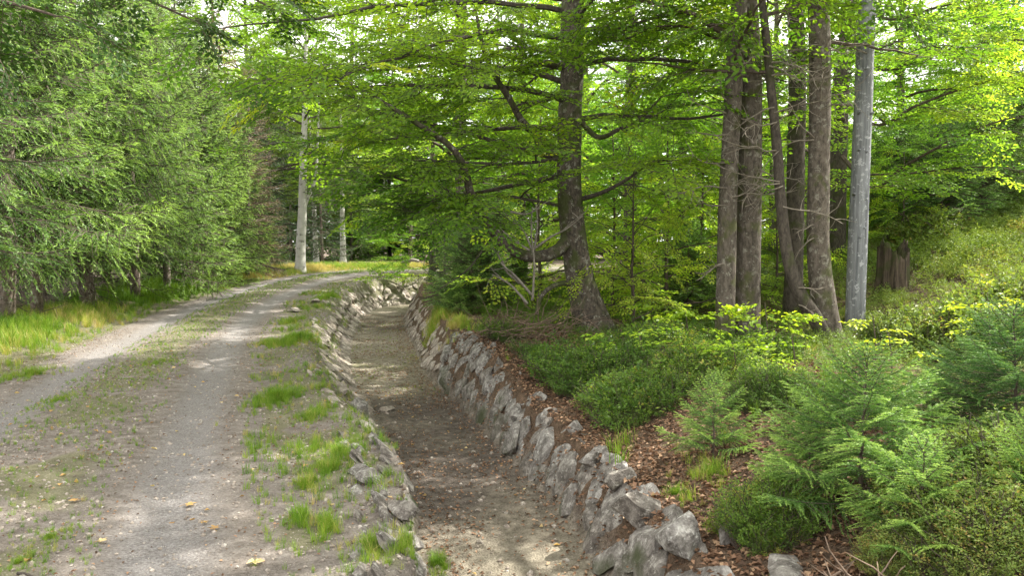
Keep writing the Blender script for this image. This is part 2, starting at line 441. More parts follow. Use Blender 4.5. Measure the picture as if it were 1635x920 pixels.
gravel = sm(-1.9, -1.4, RR) * (Tt < 0) * sm(0, .1, TL)
gravel = gravel * (0.35 + 0.65 * sm(.3, .6, big))
bed = np.maximum(sm(.05, -.03, TL) * sm(.04, -.04, TR), 0)
dark_bed = bed * np.clip((.55 + .45 * sm(.35, .65, fbm(GX * .8, GY * .5, 3, 9))) * sm(13, 11, AL) * sm(5.2, 7.0, AL) + .9 * sm(20.5, 22, AL) * sm(30, 26, AL) * sm(.3, .6, med), 0, 1)  # darker stretches of the ditch bed
soil = np.where(Tt > 0, sm(.0, .12, TR), 0)
soil = np.maximum(soil, sm(-2.0, -2.8, RR) * .6)
green = np.zeros_like(GX)
green = np.maximum(green, np.exp(-((RR + .05) / .42) ** 2) * sm(.28, .5, big + .12 * sm(4, 9, GY)) * (Tt < 0))
green = np.maximum(green, sm(-1.35, -1.8, RR) * sm(-3.8, -2.5, RR) * .9)
green = np.maximum(green, sm(1.35, 1.7, RR) * (Tt < 0) * sm(.0, .15, TL - .3 * slopeL) * (.3 + .7 * sm(.35, .6, med)))
green = np.maximum(green, sm(12, 14, AL) * sm(20, 16, AL) * bed * .55 * sm(.35, .6, med))
green = np.where((Tt > 0) & (TR > 1.5), .55 * sm(.4, .7, med), green)
ny, nx = GX.shape
vid = np.arange(ny * nx).reshape(ny, nx)
F = np.stack([vid[:-1, :-1], vid[:-1, 1:], vid[1:, 1:], vid[1:, :-1]], -1).reshape(-1, 4)
V = np.stack([GX, GY, H], -1).reshape(-1, 3)
fc = lambda a: a.ravel()[F].mean(1)
isbed = fc(bed) > .5; isroad = (fc(inroad.astype(float)) > .5) & ~isbed
att = dict(rut=rut, gravel=gravel, bed=bed, dark_bed=dark_bed, soil=soil, green=green)
for nm_, mask, lab in (("ground", ~isbed & ~isroad, "forest floor and grassy banks"), ("track", isroad, "two rutted gravel track"), ("ditch_bed", isbed, "dry stony ditch bed")):
    Fm = F[mask]; u, inv = np.unique(Fm, return_inverse=True)
    me = mesh(nm_, V[u], inv.reshape(-1, 4), M['ground'], smooth=True, attrs={k: v.ravel()[u] for k, v in att.items()})
    link(nm_, me, kind="structure")

# ------------------------------------------------------------------ leaf builders
def leaves(P, D, Nn, L, Wd, fold=0.18):
    """one folded quad per leaf: P base, D direction, Nn normal"""
    D = nrm(D); Sd = nrm(np.cross(D, Nn)); Nn = np.cross(Sd, D)
    L = np.broadcast_to(np.asarray(L, float), (len(P),))[:, None]; Wd = np.broadcast_to(np.asarray(Wd, float), (len(P),))[:, None]
    a = P; b = P + D * L * .48 + Sd * Wd * .5 + Nn * Wd * fold; c_ = P + D * L - Nn * L * .08; d = P + D * L * .48 - Sd * Wd * .5 + Nn * Wd * fold
    V = np.stack([a, b, c_, d], 1).reshape(-1, 3)
    F = np.arange(len(P) * 4).reshape(-1, 4)
    return V, F
def blades(P, D, Sd, L, Wd):
    D = nrm(D); L = np.broadcast_to(np.asarray(L, float), (len(P),))[:, None]
    V = np.stack([P - Sd * Wd * .5, P + Sd * Wd * .5, P + D * L], 1).reshape(-1, 3)
    return V, np.arange(len(P) * 3).reshape(-1, 3)
def spray(rng, L=.75, leaf=.075, dens=1.0, wide=.5):
    """flat beech branchlet along +X: leaf arrays and twig segments"""
    P = []; D = []; segs = [((0, 0, 0), (L, 0, -.06 * L))]
    nside = max(3, int(9 * dens))
    for i in range(nside):
        u = .12 + .82 * i / nside; s = 1 if i % 2 else -1
        l = wide * L * (1 - u) ** .6 * rng.uniform(.6, 1.1) + .06
        an = R(rng.uniform(35, 60)) * s
        d = np.array([math.cos(an), math.sin(an), rng.uniform(-.15, .1)])
        b = np.array([u * L, 0, -.06 * L * u])
        segs.append((tuple(b), tuple(b + d * l)))
        n = max(2, int(l / (.045 / dens ** .5)))
        for j in range(n):
            q = (j + .7) / n; s2 = 1 if j % 2 else -1
            an2 = an + s2 * R(rng.uniform(25, 65)) * (0 if j == n - 1 else 1)
            P.append(b + d * l * q); D.append((math.cos(an2), math.sin(an2), rng.uniform(-.35, .15)))
    n = int(L / .06)
    for j in range(n):
        s2 = 1 if j % 2 else -1; q = .1 + .9 * (j + 1) / n; an2 = s2 * R(rng.uniform(30, 60))
        P.append((q * L, 0, -.06 * L * q)); D.append((math.cos(an2), math.sin(an2), rng.uniform(-.35, .15)))
    P = np.array(P, float); D = np.array(D, float)
    P[:, 2] += rng.normal(0, .012, len(P))
    Nn = np.array([0, 0, 1.0]) + rng.normal(0, .35, (len(P), 3))
    sz = leaf * rng.uniform(.7, 1.15, len(P))
    Vl, Fl = leaves(P, D, Nn, sz, sz * .62)
    Vt = []; Ft = []; n = 0
    for a, b in segs:
        a = np.array(a); b = np.array(b); d = nrm(b - a); s_ = nrm(np.cross(d, [0, 0, 1.])); u_ = np.cross(s_, d); r = .0045
        ring = [s_ * r, -s_ * r * .5 + u_ * r * .87, -s_ * r * .5 - u_ * r * .87]
        Vt += [a + q for q in ring] + [b + q * .4 for q in ring]
        Ft += [(n, n + 1, n + 4, n + 3), (n + 1, n + 2, n + 5, n + 4), (n + 2, n, n + 3, n + 5)]; n += 6
    return Vl, Fl, np.array(Vt), np.array(Ft), len(P)
def stamp(V, F, pos, X, Z, sc):
    """copies of V placed at pos with x axis X and up Z"""
    X = nrm(X); Yv = nrm(np.cross(Z, X)); Z = np.cross(X, Yv)
    Rm = np.stack([X, Yv, Z], -1)                          # n,3,3 columns
    out = np.einsum('nij,vj->nvi', Rm, V) * sc[:, None, None] + pos[:, None]
    Fo = F[None] + (np.arange(len(pos)) * len(V))[:, None, None]
    return out.reshape(-1, 3), Fo.reshape(-1, F.shape[1])
class Crown:
    def __init__(s, seed, leaf=.075, dens=1.0, tone=(.1, .7), nas=4, L=.75, wide=.5):
        s.rng = rs(seed); s.assets = [spray(s.rng, L, leaf, dens, wide) for _ in range(nas)]
        s.P = []; s.X = []; s.sc = []; s.tone = tone
        s.wood = Bag(); s.tonef = None
    def put(s, p, x, sc=1.0): s.P.append(p); s.X.append(x); s.sc.append(sc)
    def branch(s, P, r, k=5): s.wood.add(*tube(P, r, k))
    def build(s, leafmat_, twigs=True):
        P = np.array(s.P); X = np.array(s.X); sc = np.array(s.sc)
        rng = s.rng; n = len(P)
        Z = np.array([0, 0, 1.]) + rng.normal(0, .22, (n, 3))
        which = rng.integers(0, len(s.assets), n)
        bag = Bag()
        # leaf tone: patches of lighter and darker foliage
        tn = fbm(P[:, 0] * .5 + P[:, 2] * .7 + 50, P[:, 1] * .5 + P[:, 2] * .4 + 50, 3)
        tn = np.clip((tn - .3) / .4, 0, 1)
        tn = s.tone[0] + (s.tone[1] - s.tone[0]) * tn
        tn = np.where(rng.random(n) < (.02 if s.tone[1] > .5 else 0), .95, tn)
        for a in range(len(s.assets)):
            m_ = which == a
            if not m_.any(): continue
            Vl, Fl, Vt, Ft, nl = s.assets[a]
            Vs, Fs = stamp(Vl, Fl, P[m_], X[m_], Z[m_], sc[m_])
            vr = tn[m_][:, None] + rng.normal(0, .10, (m_.sum(), nl))
            bag.add(Vs, Fs, np.repeat(np.clip(vr, 0, 1).ravel(), 4))
            if twigs:
                s.wood.add(*stamp(Vt, Ft, P[m_], X[m_], Z[m_], sc[m_]))
        return bag.mesh("leaves", leafmat_)
def grow(rng, p, d, L, n=8, wob=.12, up=0.0):
    pts = [np.array(p, float)]; d = nrm(np.array(d, float))
    for i in range(n):
        d = nrm(d + rng.normal(0, wob, 3) + np.array([0, 0, up]))
        pts.append(pts[-1] + d * L / n)
    return np.array(pts)
def foliate(cr, limb, r0, rng, sub=.32, sublen=1.3, start=.2, spacing=.26, flat=True, ssc=1.0, zmax=None):
    """secondary branches and sprays along a limb polyline"""
    d = np.r_[0, np.cumsum(np.linalg.norm(np.diff(limb, axis=0), axis=1))]; L = d[-1]
    s = start * L; side = 1
    while s < L:
        i = min(np.searchsorted(d, s), len(limb) - 1)
        p = limb[i]; T = nrm(limb[i] - limb[i - 1]); u = s / L
        hz_ = nrm(np.array([T[0], T[1], 0.0]) + 1e-6)
        sd_ = np.array([-hz_[1], hz_[0], 0]) * side
        dr = nrm(hz_ * rng.uniform(.3, 1.0) + sd_ * rng.uniform(.6, 1.1) + np.array([0, 0, rng.uniform(-.12, .28)]))
        l = sublen * (1 - .55 * u) * rng.uniform(.6, 1.25)
        b = grow(rng, p, dr, l, 6, .10, -.02)
        cr.branch(b, np.linspace(max(.006, r0 * .35 * (1 - .6 * u)), .003, 7), 4)
        q = spacing * .8; sd2 = 1
        while q < l:
            f = q / l * 6; k = min(int(f), 5); pp = b[k] + (b[k + 1] - b[k]) * (f - k)
            t2 = nrm(b[k + 1] - b[k]); s2 = np.array([-t2[1], t2[0], 0]) * sd2
            cr.put(pp, nrm(t2 * rng.uniform(.5, 1) + s2 * rng.uniform(.4, 1) + np.array([0, 0, rng.uniform(-.2, .12)])), ssc * rng.uniform(.65, 1.15))
            q += spacing * rng.uniform(.6, 1.3); sd2 = -sd2
        cr.put(b[-1], nrm(b[-1] - b[-2] + np.array([0, 0, -.05])), ssc * rng.uniform(.8, 1.1))
        s += sub * rng.uniform(.6, 1.4); side = -side
    cr.put(limb[-1], nrm(limb[-1] - limb[-2]), ssc)
def broadleaf(seed, H, r0, zb, rad, nl, leaf=.08, dens=1.0, tone=(.1, .7), sub=.45, sublen=1.5, spacing=.34, lean=(0, 0), trunk_pts=None, bark='bark_grey', lmat='beech', ssc=1.0, el=(5, 55), top=.25, rfoot=1.35, L=.75):
    """a broadleaf tree around the origin: returns trunk mesh, branches mesh and leaf mesh"""
    rng = rs(seed)
    cr = Crown(seed + 1, leaf, dens, tone, L=L)
    if trunk_pts is None:
        n = 14; z = np.linspace(-.2, H, n)
        tp = np.stack([lean[0] * z / H + rng.normal(0, .03, n).cumsum() * .6, lean[1] * z / H + rng.normal(0, .03, n).cumsum() * .6, z], -1)
        tp[:2, :2] = 0
    else: tp = np.array(trunk_pts)
    P = resample(tp, 60)
    u = np.linspace(0, 1, 60)
    r = r0 * (1 - .85 * u ** 1.2) * (1 + (rfoot - 1) * np.exp(-np.maximum(P[:, 2], 0) / .25))
    tb = Bag(); tb.add(*tube(P, r, 14, .10, seed))
    az = rng.uniform(0, 6.28)
    for i in range(nl):
        f = (i + .5) / nl; z = zb + (H * .97 - zb) * f ** 1.0
        k = np.argmin(abs(P[:, 2] - z)); az += 2.4 + rng.uniform(-.4, .4)
        e = R(el[0] + (el[1] - el[0]) * f + rng.uniform(-8, 8))
        l = rad * (1 - (1 - top) * f ** 1.5) * rng.uniform(.75, 1.15)
        limb = grow(rng, P[k], (math.cos(az) * math.cos(e), math.sin(az) * math.cos(e), math.sin(e)), l, 9, .10, -.02)
        rl = min(r[k] * .55, .02 + l * .016)
        cr.branch(limb, np.linspace(rl, .006, 10), 6)
        foliate(cr, limb, rl, rng, sub, sublen, .25, spacing, ssc=ssc)
    lm = cr.build(M[lmat])
    return tb.mesh("trunk", M[bark], True), cr.wood.mesh("branches", M['twig'] if bark != 'birch' else M['bark_dark']), lm, len(cr.P)

def place(meshes, name, loc, label, cat, group=None, rot=0, sc=1.0):
    t_ = thing(name, loc, label, cat, group, rot)
    t_.scale = (sc,) * 3
    for nm_, me in meshes: link(nm_, me, t_)
    return t_

# ------------------------------------------------------------------ conifers
def conifer(seed, H, rad, zb, nb, bl, bw, s1, s2, lat=.42, droop=.25, upturn=.25, r0=.12, mat='needle', lean=0, tone=(.2, .9), dead=0, ups=.0, hang=.0, pw=.8, bark='bark_spruce', phi=1.0, fullz=None):
    rng = rs(seed)
    z = np.linspace(-.1, H, 16)
    P = np.stack([lean * z / H + .01 * H * np.sin(z / H * 3 + seed), .008 * H * np.cos(z / H * 4 + seed), z], -1)
    tb = Bag(); tb.add(*tube(P, r0 * (1 - z.clip(0) / H * .97), 10, .06, seed))
    wood = Bag(); bag = Bag()
    az = rng.uniform(0, 6)
    for i in range(nb):
        f = (i + .5) / nb; f = f ** pw
        zz = zb + (H * .985 - zb) * f
        l = rad * (1 - f) ** .75 * rng.uniform(.75, 1.15) + .03 * H * (1 - f) + bl * 1.5
        if fullz and zz < fullz: l *= .7 + .3 * zz / fullz
        az += 2.39996 + rng.uniform(-.3, .3)
        o_ = np.array([np.interp(zz, z, P[:, 0]), np.interp(zz, z, P[:, 1]), zz])
        hzv = np.array([math.cos(az), math.sin(az), 0]); sv = np.array([-hzv[1], hzv[0], 0])
        n = 9; q = np.linspace(0, 1, n)
        e0 = ups + .9 * f ** 2 + rng.uniform(-.08, .08)
        dz = l * (e0 * q - droop * (1 - f * .6) * q ** 1.3 * 1.0 + upturn * q ** 3)
        pts = o_ + hzv * (l * q * (1 - .1 * q))[:, None] + np.array([0, 0, 1.]) * dz[:, None] + sv * (rng.normal(0, .05) * l * q ** 2)[:, None]
        wood.add(*tube(pts, np.linspace(max(.003, r0 * .09 * (1 - f) + bw * .5), bw * .3, n), 4, cap=False))
        # lateral branchlets
        m_ = max(4, int(l / s1)) * 2
        u = np.clip(np.linspace(.14, 1.0, m_) + rng.normal(0, .01, m_), .05, 1)
        side = np.where(np.arange(m_) % 2, 1.0, -1.0)
        B = np.stack([np.interp(u, q, pts[:, k]) for k in range(3)], -1)
        Tq = nrm(np.gradient(pts, axis=0)); T = nrm(np.stack([np.interp(u, q, Tq[:, k]) for k in range(3)], -1))
        ll = lat * l * (1.05 - u) ** .6 * np.minimum(1, u / .35 + .25) * rng.uniform(.6, 1.15, m_) + bl * 1.2
        an = np.radians(rng.uniform(38, 62, m_)); an[-1] = 0
        hg = np.where(rng.random(m_) < hang, 1.0, 0)
        D = nrm(T * np.cos(an)[:, None] + sv[None] * (side * np.sin(an))[:, None] + np.array([0, 0, -1.]) * (rng.uniform(.0, .3, m_) + hg * rng.uniform(.8, 2, m_))[:, None])
        for s_ in range(0, m_, 1):
            if ll[s_] > .25: wood.add(*tube(np.array([B[s_], B[s_] + D[s_] * ll[s_] * .8]), [bw * .6, bw * .3], 3, cap=False))
        cnt = np.maximum(4, (ll / s2).astype(int)); ii = np.repeat(np.arange(m_), cnt)
        st = np.concatenate([np.linspace(.05, 1, c_) for c_ in cnt])
        sag = -.18 * st ** 2 * ll[ii]
        pos = B[ii] + D[ii] * (st * ll[ii])[:, None] + np.array([0, 0, 1.]) * sag[:, None]
        Nn = nrm(np.cross(D, nrm(np.cross(D, np.array([0, 0, 1.]) + 1e-3))))
        Sd = np.cross(D, Nn)
        ph = rng.choice([0, np.pi], len(ii)) + rng.normal(0, .75 * phi, len(ii))
        sdv = Sd[ii] * np.cos(ph)[:, None] + Nn[ii] * np.sin(ph)[:, None]
        a2 = np.radians(rng.uniform(28, 58, len(ii)))
        bd = D[ii] * np.cos(a2)[:, None] + sdv * np.sin(a2)[:, None]
        wd = nrm(np.cross(bd, rng.normal(0, 1, (len(ii), 3))))
        Vb, Fb = blades(pos, bd, wd, bl * rng.uniform(.7, 1.2, len(ii)) * (1.15 - .4 * st), bw)
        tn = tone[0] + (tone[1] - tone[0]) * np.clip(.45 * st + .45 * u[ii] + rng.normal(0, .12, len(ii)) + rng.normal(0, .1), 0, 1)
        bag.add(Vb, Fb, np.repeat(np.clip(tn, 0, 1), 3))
    for i in range(dead):       # bare lower twigs
        zz = rng.uniform(.2, max(zb, 1.0) + 1.2); az = rng.uniform(0, 6.28); l = rng.uniform(.4, 1.0) * rad * .5
        pt = grow(rng, (P[0, 0], P[0, 1], zz), (math.cos(az), math.sin(az), -.15), l, 5, .18, -.06)
        wood.add(*tube(pt, np.linspace(.013, .004, 6), 4))
        for j in range(4):
            k = rng.integers(1, 5); d2 = rng.normal(0, 1, 3); d2[2] = -abs(d2[2]) * .5
            wood.add(*tube(grow(rng, pt[k], d2, l * .4, 3, .2, -.05), [.006, .005, .004, .002], 3))
    # leader
    Vb, Fb = blades(np.repeat(P[-1:], 30, 0) + rng.uniform(-1, 0, (30, 1)) * [0, 0, bl * 4], nrm(rng.normal(0, .5, (30, 3)) + [0, 0, 1]), nrm(rng.normal(0, 1, (30, 3))), bl * 1.2, bw)
    bag.add(Vb, Fb, tone[1])
    return [("trunk", tb.mesh("trunk", M[bark], True)), ("branches", wood.mesh("branches", M['twig'])), ("needles", bag.mesh("needles", M[mat]))]

#==SPRUCES LEFT==
# ------------------------------------------------------------------ stones of the ditch walls
import bmesh
def rock(seed, subdiv=3, planes=13, rough=.10):
    rng = rs(seed)
    bm = bmesh.new(); bmesh.ops.create_icosphere(bm, subdivisions=subdiv, radius=1.0)
    V = np.array([v.co[:] for v in bm.verts]); F = np.array([[v.index for v in f.verts] for f in bm.faces]); bm.free()
    for i in range(planes):
        n = nrm(rng.normal(0, 1, 3)); d = rng.uniform(.42, .75)
        k = V @ n; over = k > d
        V[over] -= ((k[over] - d) * .97)[:, None] * n
    V *= 1 + rough * (fbm(V[:, 0] * 2.2 + seed + 5, V[:, 1] * 2.2 + V[:, 2] * 1.7 + 10, 6)[:, None] - .5) * 2
    V *= 1 + .05 * (fbm(V[:, 0] * 9 + seed + 20, V[:, 1] * 9 + V[:, 2] * 8 + 40, 3)[:, None] - .5) * 2
    V /= np.abs(V).max(0)
    return V, F
ROCKS = []
for i in range(12):
    V_, F_ = rock(100 + i, 5)
    ROCKS.append((V_, F_))
ROCKL = [rock(100 + i, 3) for i in range(12)]
def rockmesh(i, mat, tone):
    V_, F_ = ROCKS[i]
    me = mesh("stone", V_ * .5, F_, M[mat], var=np.full(len(V_), tone), smooth=False)
    return me
RM = {(i, k): rockmesh(i, k, tn) for i in range(12) for k, tn in (('stone', (i * 37 % 12) / 12), ('stone_tan', (i * 53 % 12) / 12))}
from mathutils import Matrix
dlen = np.r_[0, np.cumsum(np.linalg.norm(np.diff(DITCH, axis=0), axis=1))]
def wall(name, label, side, y0, y1, rows, mat, seed, size, maxparts=100, s_rng=None, hfrac=1.0, lean=.25, skip=0.0, over=0.0):
    rng = rs(seed)
    base = thing(name, (0, 0, 0), label, "stone wall")
    s0 = np.interp(y0, DITCH[:, 1], dlen) if s_rng is None else s_rng[0]
    s1 = np.interp(y1, DITCH[:, 1], dlen) if s_rng is None else s_rng[1]
    items = []
    for r_ in range(rows):
        s = s0 + rng.uniform(0, .2)
        while s < s1:
            cx_ = np.interp(s, dlen, DITCH[:, 0]); cy_ = np.interp(s, dlen, DITCH[:, 1])
            tx = np.interp(s + .3, dlen, DITCH[:, 0]) - np.interp(s - .3, dlen, DITCH[:, 0]); ty = np.interp(s + .3, dlen, DITCH[:, 1]) - np.interp(s - .3, dlen, DITCH[:, 1])
            T = nrm(np.array([tx, ty, 0.])); nn = np.array([T[1], -T[0], 0.]) * side
            hw = .62 + .10 * float(sm(8, 20, cy_))
            ww = (.28 + .14 * float(sm(8, 14, cy_))) if side > 0 else (.10 + .70 * float(sm(5.5, 10.5, cy_)))
            q_ = np.array([cx_, cy_, 0]) + nn * hw
            hw += .16 * (float(fbm(np.array([q_[0] * 1.1 + 9]), np.array([q_[1] * 1.1]), 3)[0]) - .5)
            p0 = np.array([cx_, cy_, 0]) + nn * hw; p1 = np.array([cx_, cy_, 0]) + nn * (hw + ww + over)
            z0 = hz1(*p0[:2]); z1 = hz1(*p1[:2])
            p0[2] = z0; p1[2] = z0 + (z1 - z0) * hfrac
            up = nrm(p1 - p0); slen = np.linalg.norm(p1 - p0)
            a = rng.uniform(*size[0]); b = rng.uniform(*size[1]) * (slen / rows / .33 if size[2] else 1)
            f = (r_ + .5 + rng.uniform(-.18, .18)) / rows
            pos = p0 + (p1 - p0) * f; pos[2] = .5 * hz1(pos[0], pos[1]) + .25 * (hz1(*(pos + nn * .05)[:2]) + hz1(*(pos - nn * .05)[:2]))
            nf = nrm(np.cross(T, up)); 
            if np.dot(nf, -nn) < 0: nf = -nf
            ang = -lean + rng.normal(0, .28)
            T2 = T * math.cos(ang) + up * math.sin(ang); U2 = np.cross(nf, T2)
            c_ = rng.uniform(.35, .6) * min(a, b)
            pos = pos + nf * (rng.uniform(-.30, .10) - (.12 if r_ == rows - 1 else 0)) * c_ - np.array([0, 0, .12 * b * (r_ == rows - 1)])
            tip = rng.normal(0, .05, 3)
            if rng.random() < skip * (1.5 if r_ == rows - 1 else .8): s += a * .8; continue
            items.append((a * b / max(cy_, 1) ** 2, pos, T2 + tip * .5, U2, nf, (a * 1.25, b * 1.25, c_)))
            s += a * rng.uniform(.75, 1.0)
    items.sort(key=lambda q: -q[0])
    rest = Bag()
    for j, (w_, pos, T2, U2, nf, sz) in enumerate(items):
        X_ = nrm(T2); Z_ = nrm(nf - X_ * np.dot(X_, nf)); Y_ = np.cross(Z_, X_)
        k = int(rng.integers(0, 12))
        Mx = np.stack([X_ * sz[0], Y_ * sz[1], Z_ * sz[2]], -1)
        if j < maxparts:
            o_ = link("stone", RM[(k, mat)], base)
            m4 = Matrix([[*map(float, Mx[i_]), float(pos[i_])] for i_ in range(3)] + [[0, 0, 0, 1]])
            o_.matrix_local = m4
        else:
            V_, F_ = ROCKL[k]
            rest.add(V_ * .5 @ Mx.T + pos, F_, rng.random())
    if rest.n:
        o_ = link("stones", rest.mesh("stones", M[mat], True), base); o_["kind"] = "stuff"
    return base
wall("stone_wall", "grey boulder wall with upright leaning slabs along the near right side of the dry ditch", 1, 2.6, 13.0, 3, 'stone', 21, ((.22, .55), (.24, .42), False), lean=.30, hfrac=.96, skip=.03)
wall("stone_wall", "low tan stone wall under the grassy right bank farther along the ditch", 1, 13.0, 30.5, 3, 'stone_tan', 22, ((.2, .45), (.16, .32), False), hfrac=.6, lean=.6, skip=.25)
wall("stone_wall", "sunlit slanting slab wall on the left side of the ditch beside the track", -1, 7.5, 27.0, 4, 'stone_tan', 23, ((.16, .46), (.14, .30), False), lean=-.5, skip=.27)
wall("stone_wall", "broken edge of low grey stones along the near left lip of the ditch", -1, 2.0, 7.5, 3, 'stone', 24, ((.10, .30), (.10, .24), False), over=.32, skip=.1)
sE = float(np.interp(27.0, DITCH[:200, 1], dlen[:200]))
kb = np.argmax(DITCH[:, 0] > 3.0); sF = float(dlen[kb])
wall("stone_wall", "pale curved stone wall facing down the ditch where it bends right", -1, 0, 0, 4, 'stone_tan', 25, ((.25, .5), (.25, .42), False), s_rng=(sE, sF))
# loose stones
def loose(px, py, zoff, size, mat, label, seed, name="stone", group=None, rot=None):
    d = ray(px, py)
    z = 0.0
    for _ in range(12):
        Yq = (CAMH - z) / -d[2] * d[1]; p = np.array([0, 0, CAMH]) + d * (Yq / d[1]); z = .5 * z + .5 * hz1(p[0], p[1])
    me = RM[(seed % 12, mat)].copy(); me.name = name
    o_ = link(name, me, None, (p[0], p[1], hz1(p[0], p[1]) + size[2] * zoff), label, "stone", group)
    o_.scale = size; o_.rotation_euler = (0, 0, seed * 1.3 if rot is None else rot)
    return o_
LS = [(620, 656, (.34, .16, .09), 'stone_tan', "pale flat stone lying alone in the middle of the ditch bed"),
      (576, 658, (.30, .30, .30), 'stone', "dark block at the foot of the left wall beside the ditch bed"),
      (537, 608, (.45, .25, .12), 'stone', "dark flat slab jutting from the left ditch wall"),
      (545, 628, (.40, .24, .10), 'stone_tan', "pale slab just below the dark jutting slab of the left wall"),
      (470, 497, (.9, .35, .14), 'stone_tan', "long pale slab in the grass at the top of the left ditch wall"),
      (505, 483, (.8, .3, .2), 'stone_tan', "rounded pale stone at the grassy tip between track and ditch"),
      (590, 770, (.26, .20, .14), 'stone', "angular grey stone on the near left lip of the ditch"),
      (650, 822, (.30, .20, .12), 'stone', "flat pale stone on the left lip halfway to the bottom edge"),
      (575, 757, (.22, .17, .12), 'stone', "grey stone sunk in the gravel just above the near left lip"),
      (1020, 833, (.40, .30, .34), 'stone', "large white grey boulder on top of the right wall below the brown leaves"),
      (945, 742, (.24, .18, .16), 'stone', "round pale stone on top of the right wall beside a smaller one"),
      (972, 736, (.15, .12, .10), 'stone', "small pale stone touching the round one on top of the right wall"),
      (873, 688, (.15, .10, .14), 'stone', "small upright white stone in the leaf litter above the right wall"),
      (825, 672, (.16, .13, .12), 'stone', "small pale stone on the right wall top under the dark bushes"),
      (985, 778, (.34, .22, .22), 'stone', "oval pale stone on the right wall edge beside brown leaves"),
      (1165, 860, (.28, .16, .12), 'stone', "flat grey stone half buried in leaves right of the wall top"),
      (1080, 880, (.42, .30, .30), 'stone', "big light boulder on the right wall near the bottom edge"),
      (1250, 914, (.5, .2, .1), 'stone', "grey stone at the bottom edge beside the dark hollow"),
      (745, 655, (.14, .12, .1), 'stone', "small round stone at the foot of the right wall"),
      (790, 812, (.05, .04, .03), 'stone', "small pebble on the brown ditch bed")]
for i, (px, py, sz, mt, lb) in enumerate(LS[:-1]): loose(px, py, .25, sz, mt, lb, 3 + i * 5)

# ------------------------------------------------------------------ spruces on the left
def gz(x, y, dz=0.0): return (x, y, hz1(x, y) + dz)
def px2(px, Y): return ((px - CX) / FPX * Y, Y)
SPR = {
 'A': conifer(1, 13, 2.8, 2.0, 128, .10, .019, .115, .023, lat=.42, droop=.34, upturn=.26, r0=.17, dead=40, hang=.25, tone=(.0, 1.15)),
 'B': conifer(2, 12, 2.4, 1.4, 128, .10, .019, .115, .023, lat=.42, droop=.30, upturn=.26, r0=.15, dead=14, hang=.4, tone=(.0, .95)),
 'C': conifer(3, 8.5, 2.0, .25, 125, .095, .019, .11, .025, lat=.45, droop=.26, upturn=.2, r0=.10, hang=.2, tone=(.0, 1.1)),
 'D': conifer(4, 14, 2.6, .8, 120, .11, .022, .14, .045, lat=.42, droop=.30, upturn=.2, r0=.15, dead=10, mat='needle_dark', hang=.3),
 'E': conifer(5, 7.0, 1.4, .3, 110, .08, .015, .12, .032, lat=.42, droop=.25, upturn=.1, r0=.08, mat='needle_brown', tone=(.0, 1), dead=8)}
def tree_from(key, px, Y, label, group, rot, sc=1.0, cat="spruce", x=None, name="spruce_tree"):
    X = px2(px, Y)[0] if x is None else x
    return place(SPR[key], name, gz(X, Y, -.05), label, cat, group, rot, sc)
G1 = "spruces along the left side of the track"
tree_from('B', -95, 13.2, "spruce at the left edge of the photo with its boughs cut off by the frame", G1, .5, 1.0)
tree_from('A', 12, 16.0, "tall spruce with bare grey lower trunk nearest the left edge", G1, 2.0, .98)
tree_from('B', 66, 17.6, "spruce with thin pale trunk showing between the two thickest left trunks", G1, 4.0, .9)
tree_from('A', 135, 20.0, "big spruce with broad sweeping boughs and a thick brown trunk base", G1, 5.1, 1.05)
tree_from('B', 208, 22.3, "full spruce just beyond the thick brown trunk, drooping over dry grass", G1, .9, 1.0)
tree_from('C', 262, 24.8, "bright green spruce with boughs to the ground behind the dry grass verge", G1, 1.9, 1.15)
tree_from('A', 285, 28.5, "tall dark boughed spruce rising above the bright low spruce", G1, 3.3, .95)
tree_from('C', 322, 28.3, "bushy spruce above the bright green fern clump", G1, 3.9, 1.05)
tree_from('C', 366, 31.5, "slender pointed spruce left of the reddish withered one", G1, 5.6, .98)
tree_from('E', 398, 32.5, "reddish brown withered spruce near the white birch", G1, .3, 1.25)
tree_from('C', 415, 35.5, "small green spruce at the foot of the withered brown one", G1, 2.2, .62)
tree_from('E', 352, 33.5, "tall browning spruce with pale dry top behind the pointed green one", G1, 1.3, 1.6)
G2 = "dark spruces behind the first row on the left"
for (px, Y, k, rot, sc, lb) in [(-30, 19, 'D', 0, .9, "dark spruce filling the gap behind the leftmost trunks"), (60, 23, 'D', 1, 1, "dark spruce behind the thin pale trunk on the left"),
    (165, 26.5, 'D', 2, 1.05, "dark spruce behind the thick brown trunk"), (245, 30, 'B', 3, 1.05, "spruce in the second row behind the full drooping one"),
    (310, 37, 'D', 4, .9, "dark spruce behind the bushy spruce above the ferns"), (430, 40, 'D', 5, .78, "blue dark spruce immediately left of the white birch"),
    (402, 46, 'D', .5, .85, "dark spruce behind the withered brown spruce"), (515, 46, 'D', 1.5, .62, "dark spruce between the two white birches"),
    (560, 56, 'C', 2.5, 1.1, "green spruce right of the second birch beyond the bend"), (462, 54, 'D', 3.5, .9, "dark spruce behind the white birch trunk"),
    (600, 66, 'D', 4.5, .8, "dark spruce at the far end of the track"), (655, 64, 'D', 5.5, .75, "dark spruce behind the pale log at the bend"),
    (690, 58, 'D', .2, .9, "dark spruce beyond the ditch bend at the far right end of the track"), (-110, 24, 'D', 1.2, 1, "dark spruce beyond the left edge boughs")]:
    tree_from(k, px, Y, lb, G2, rot, sc)
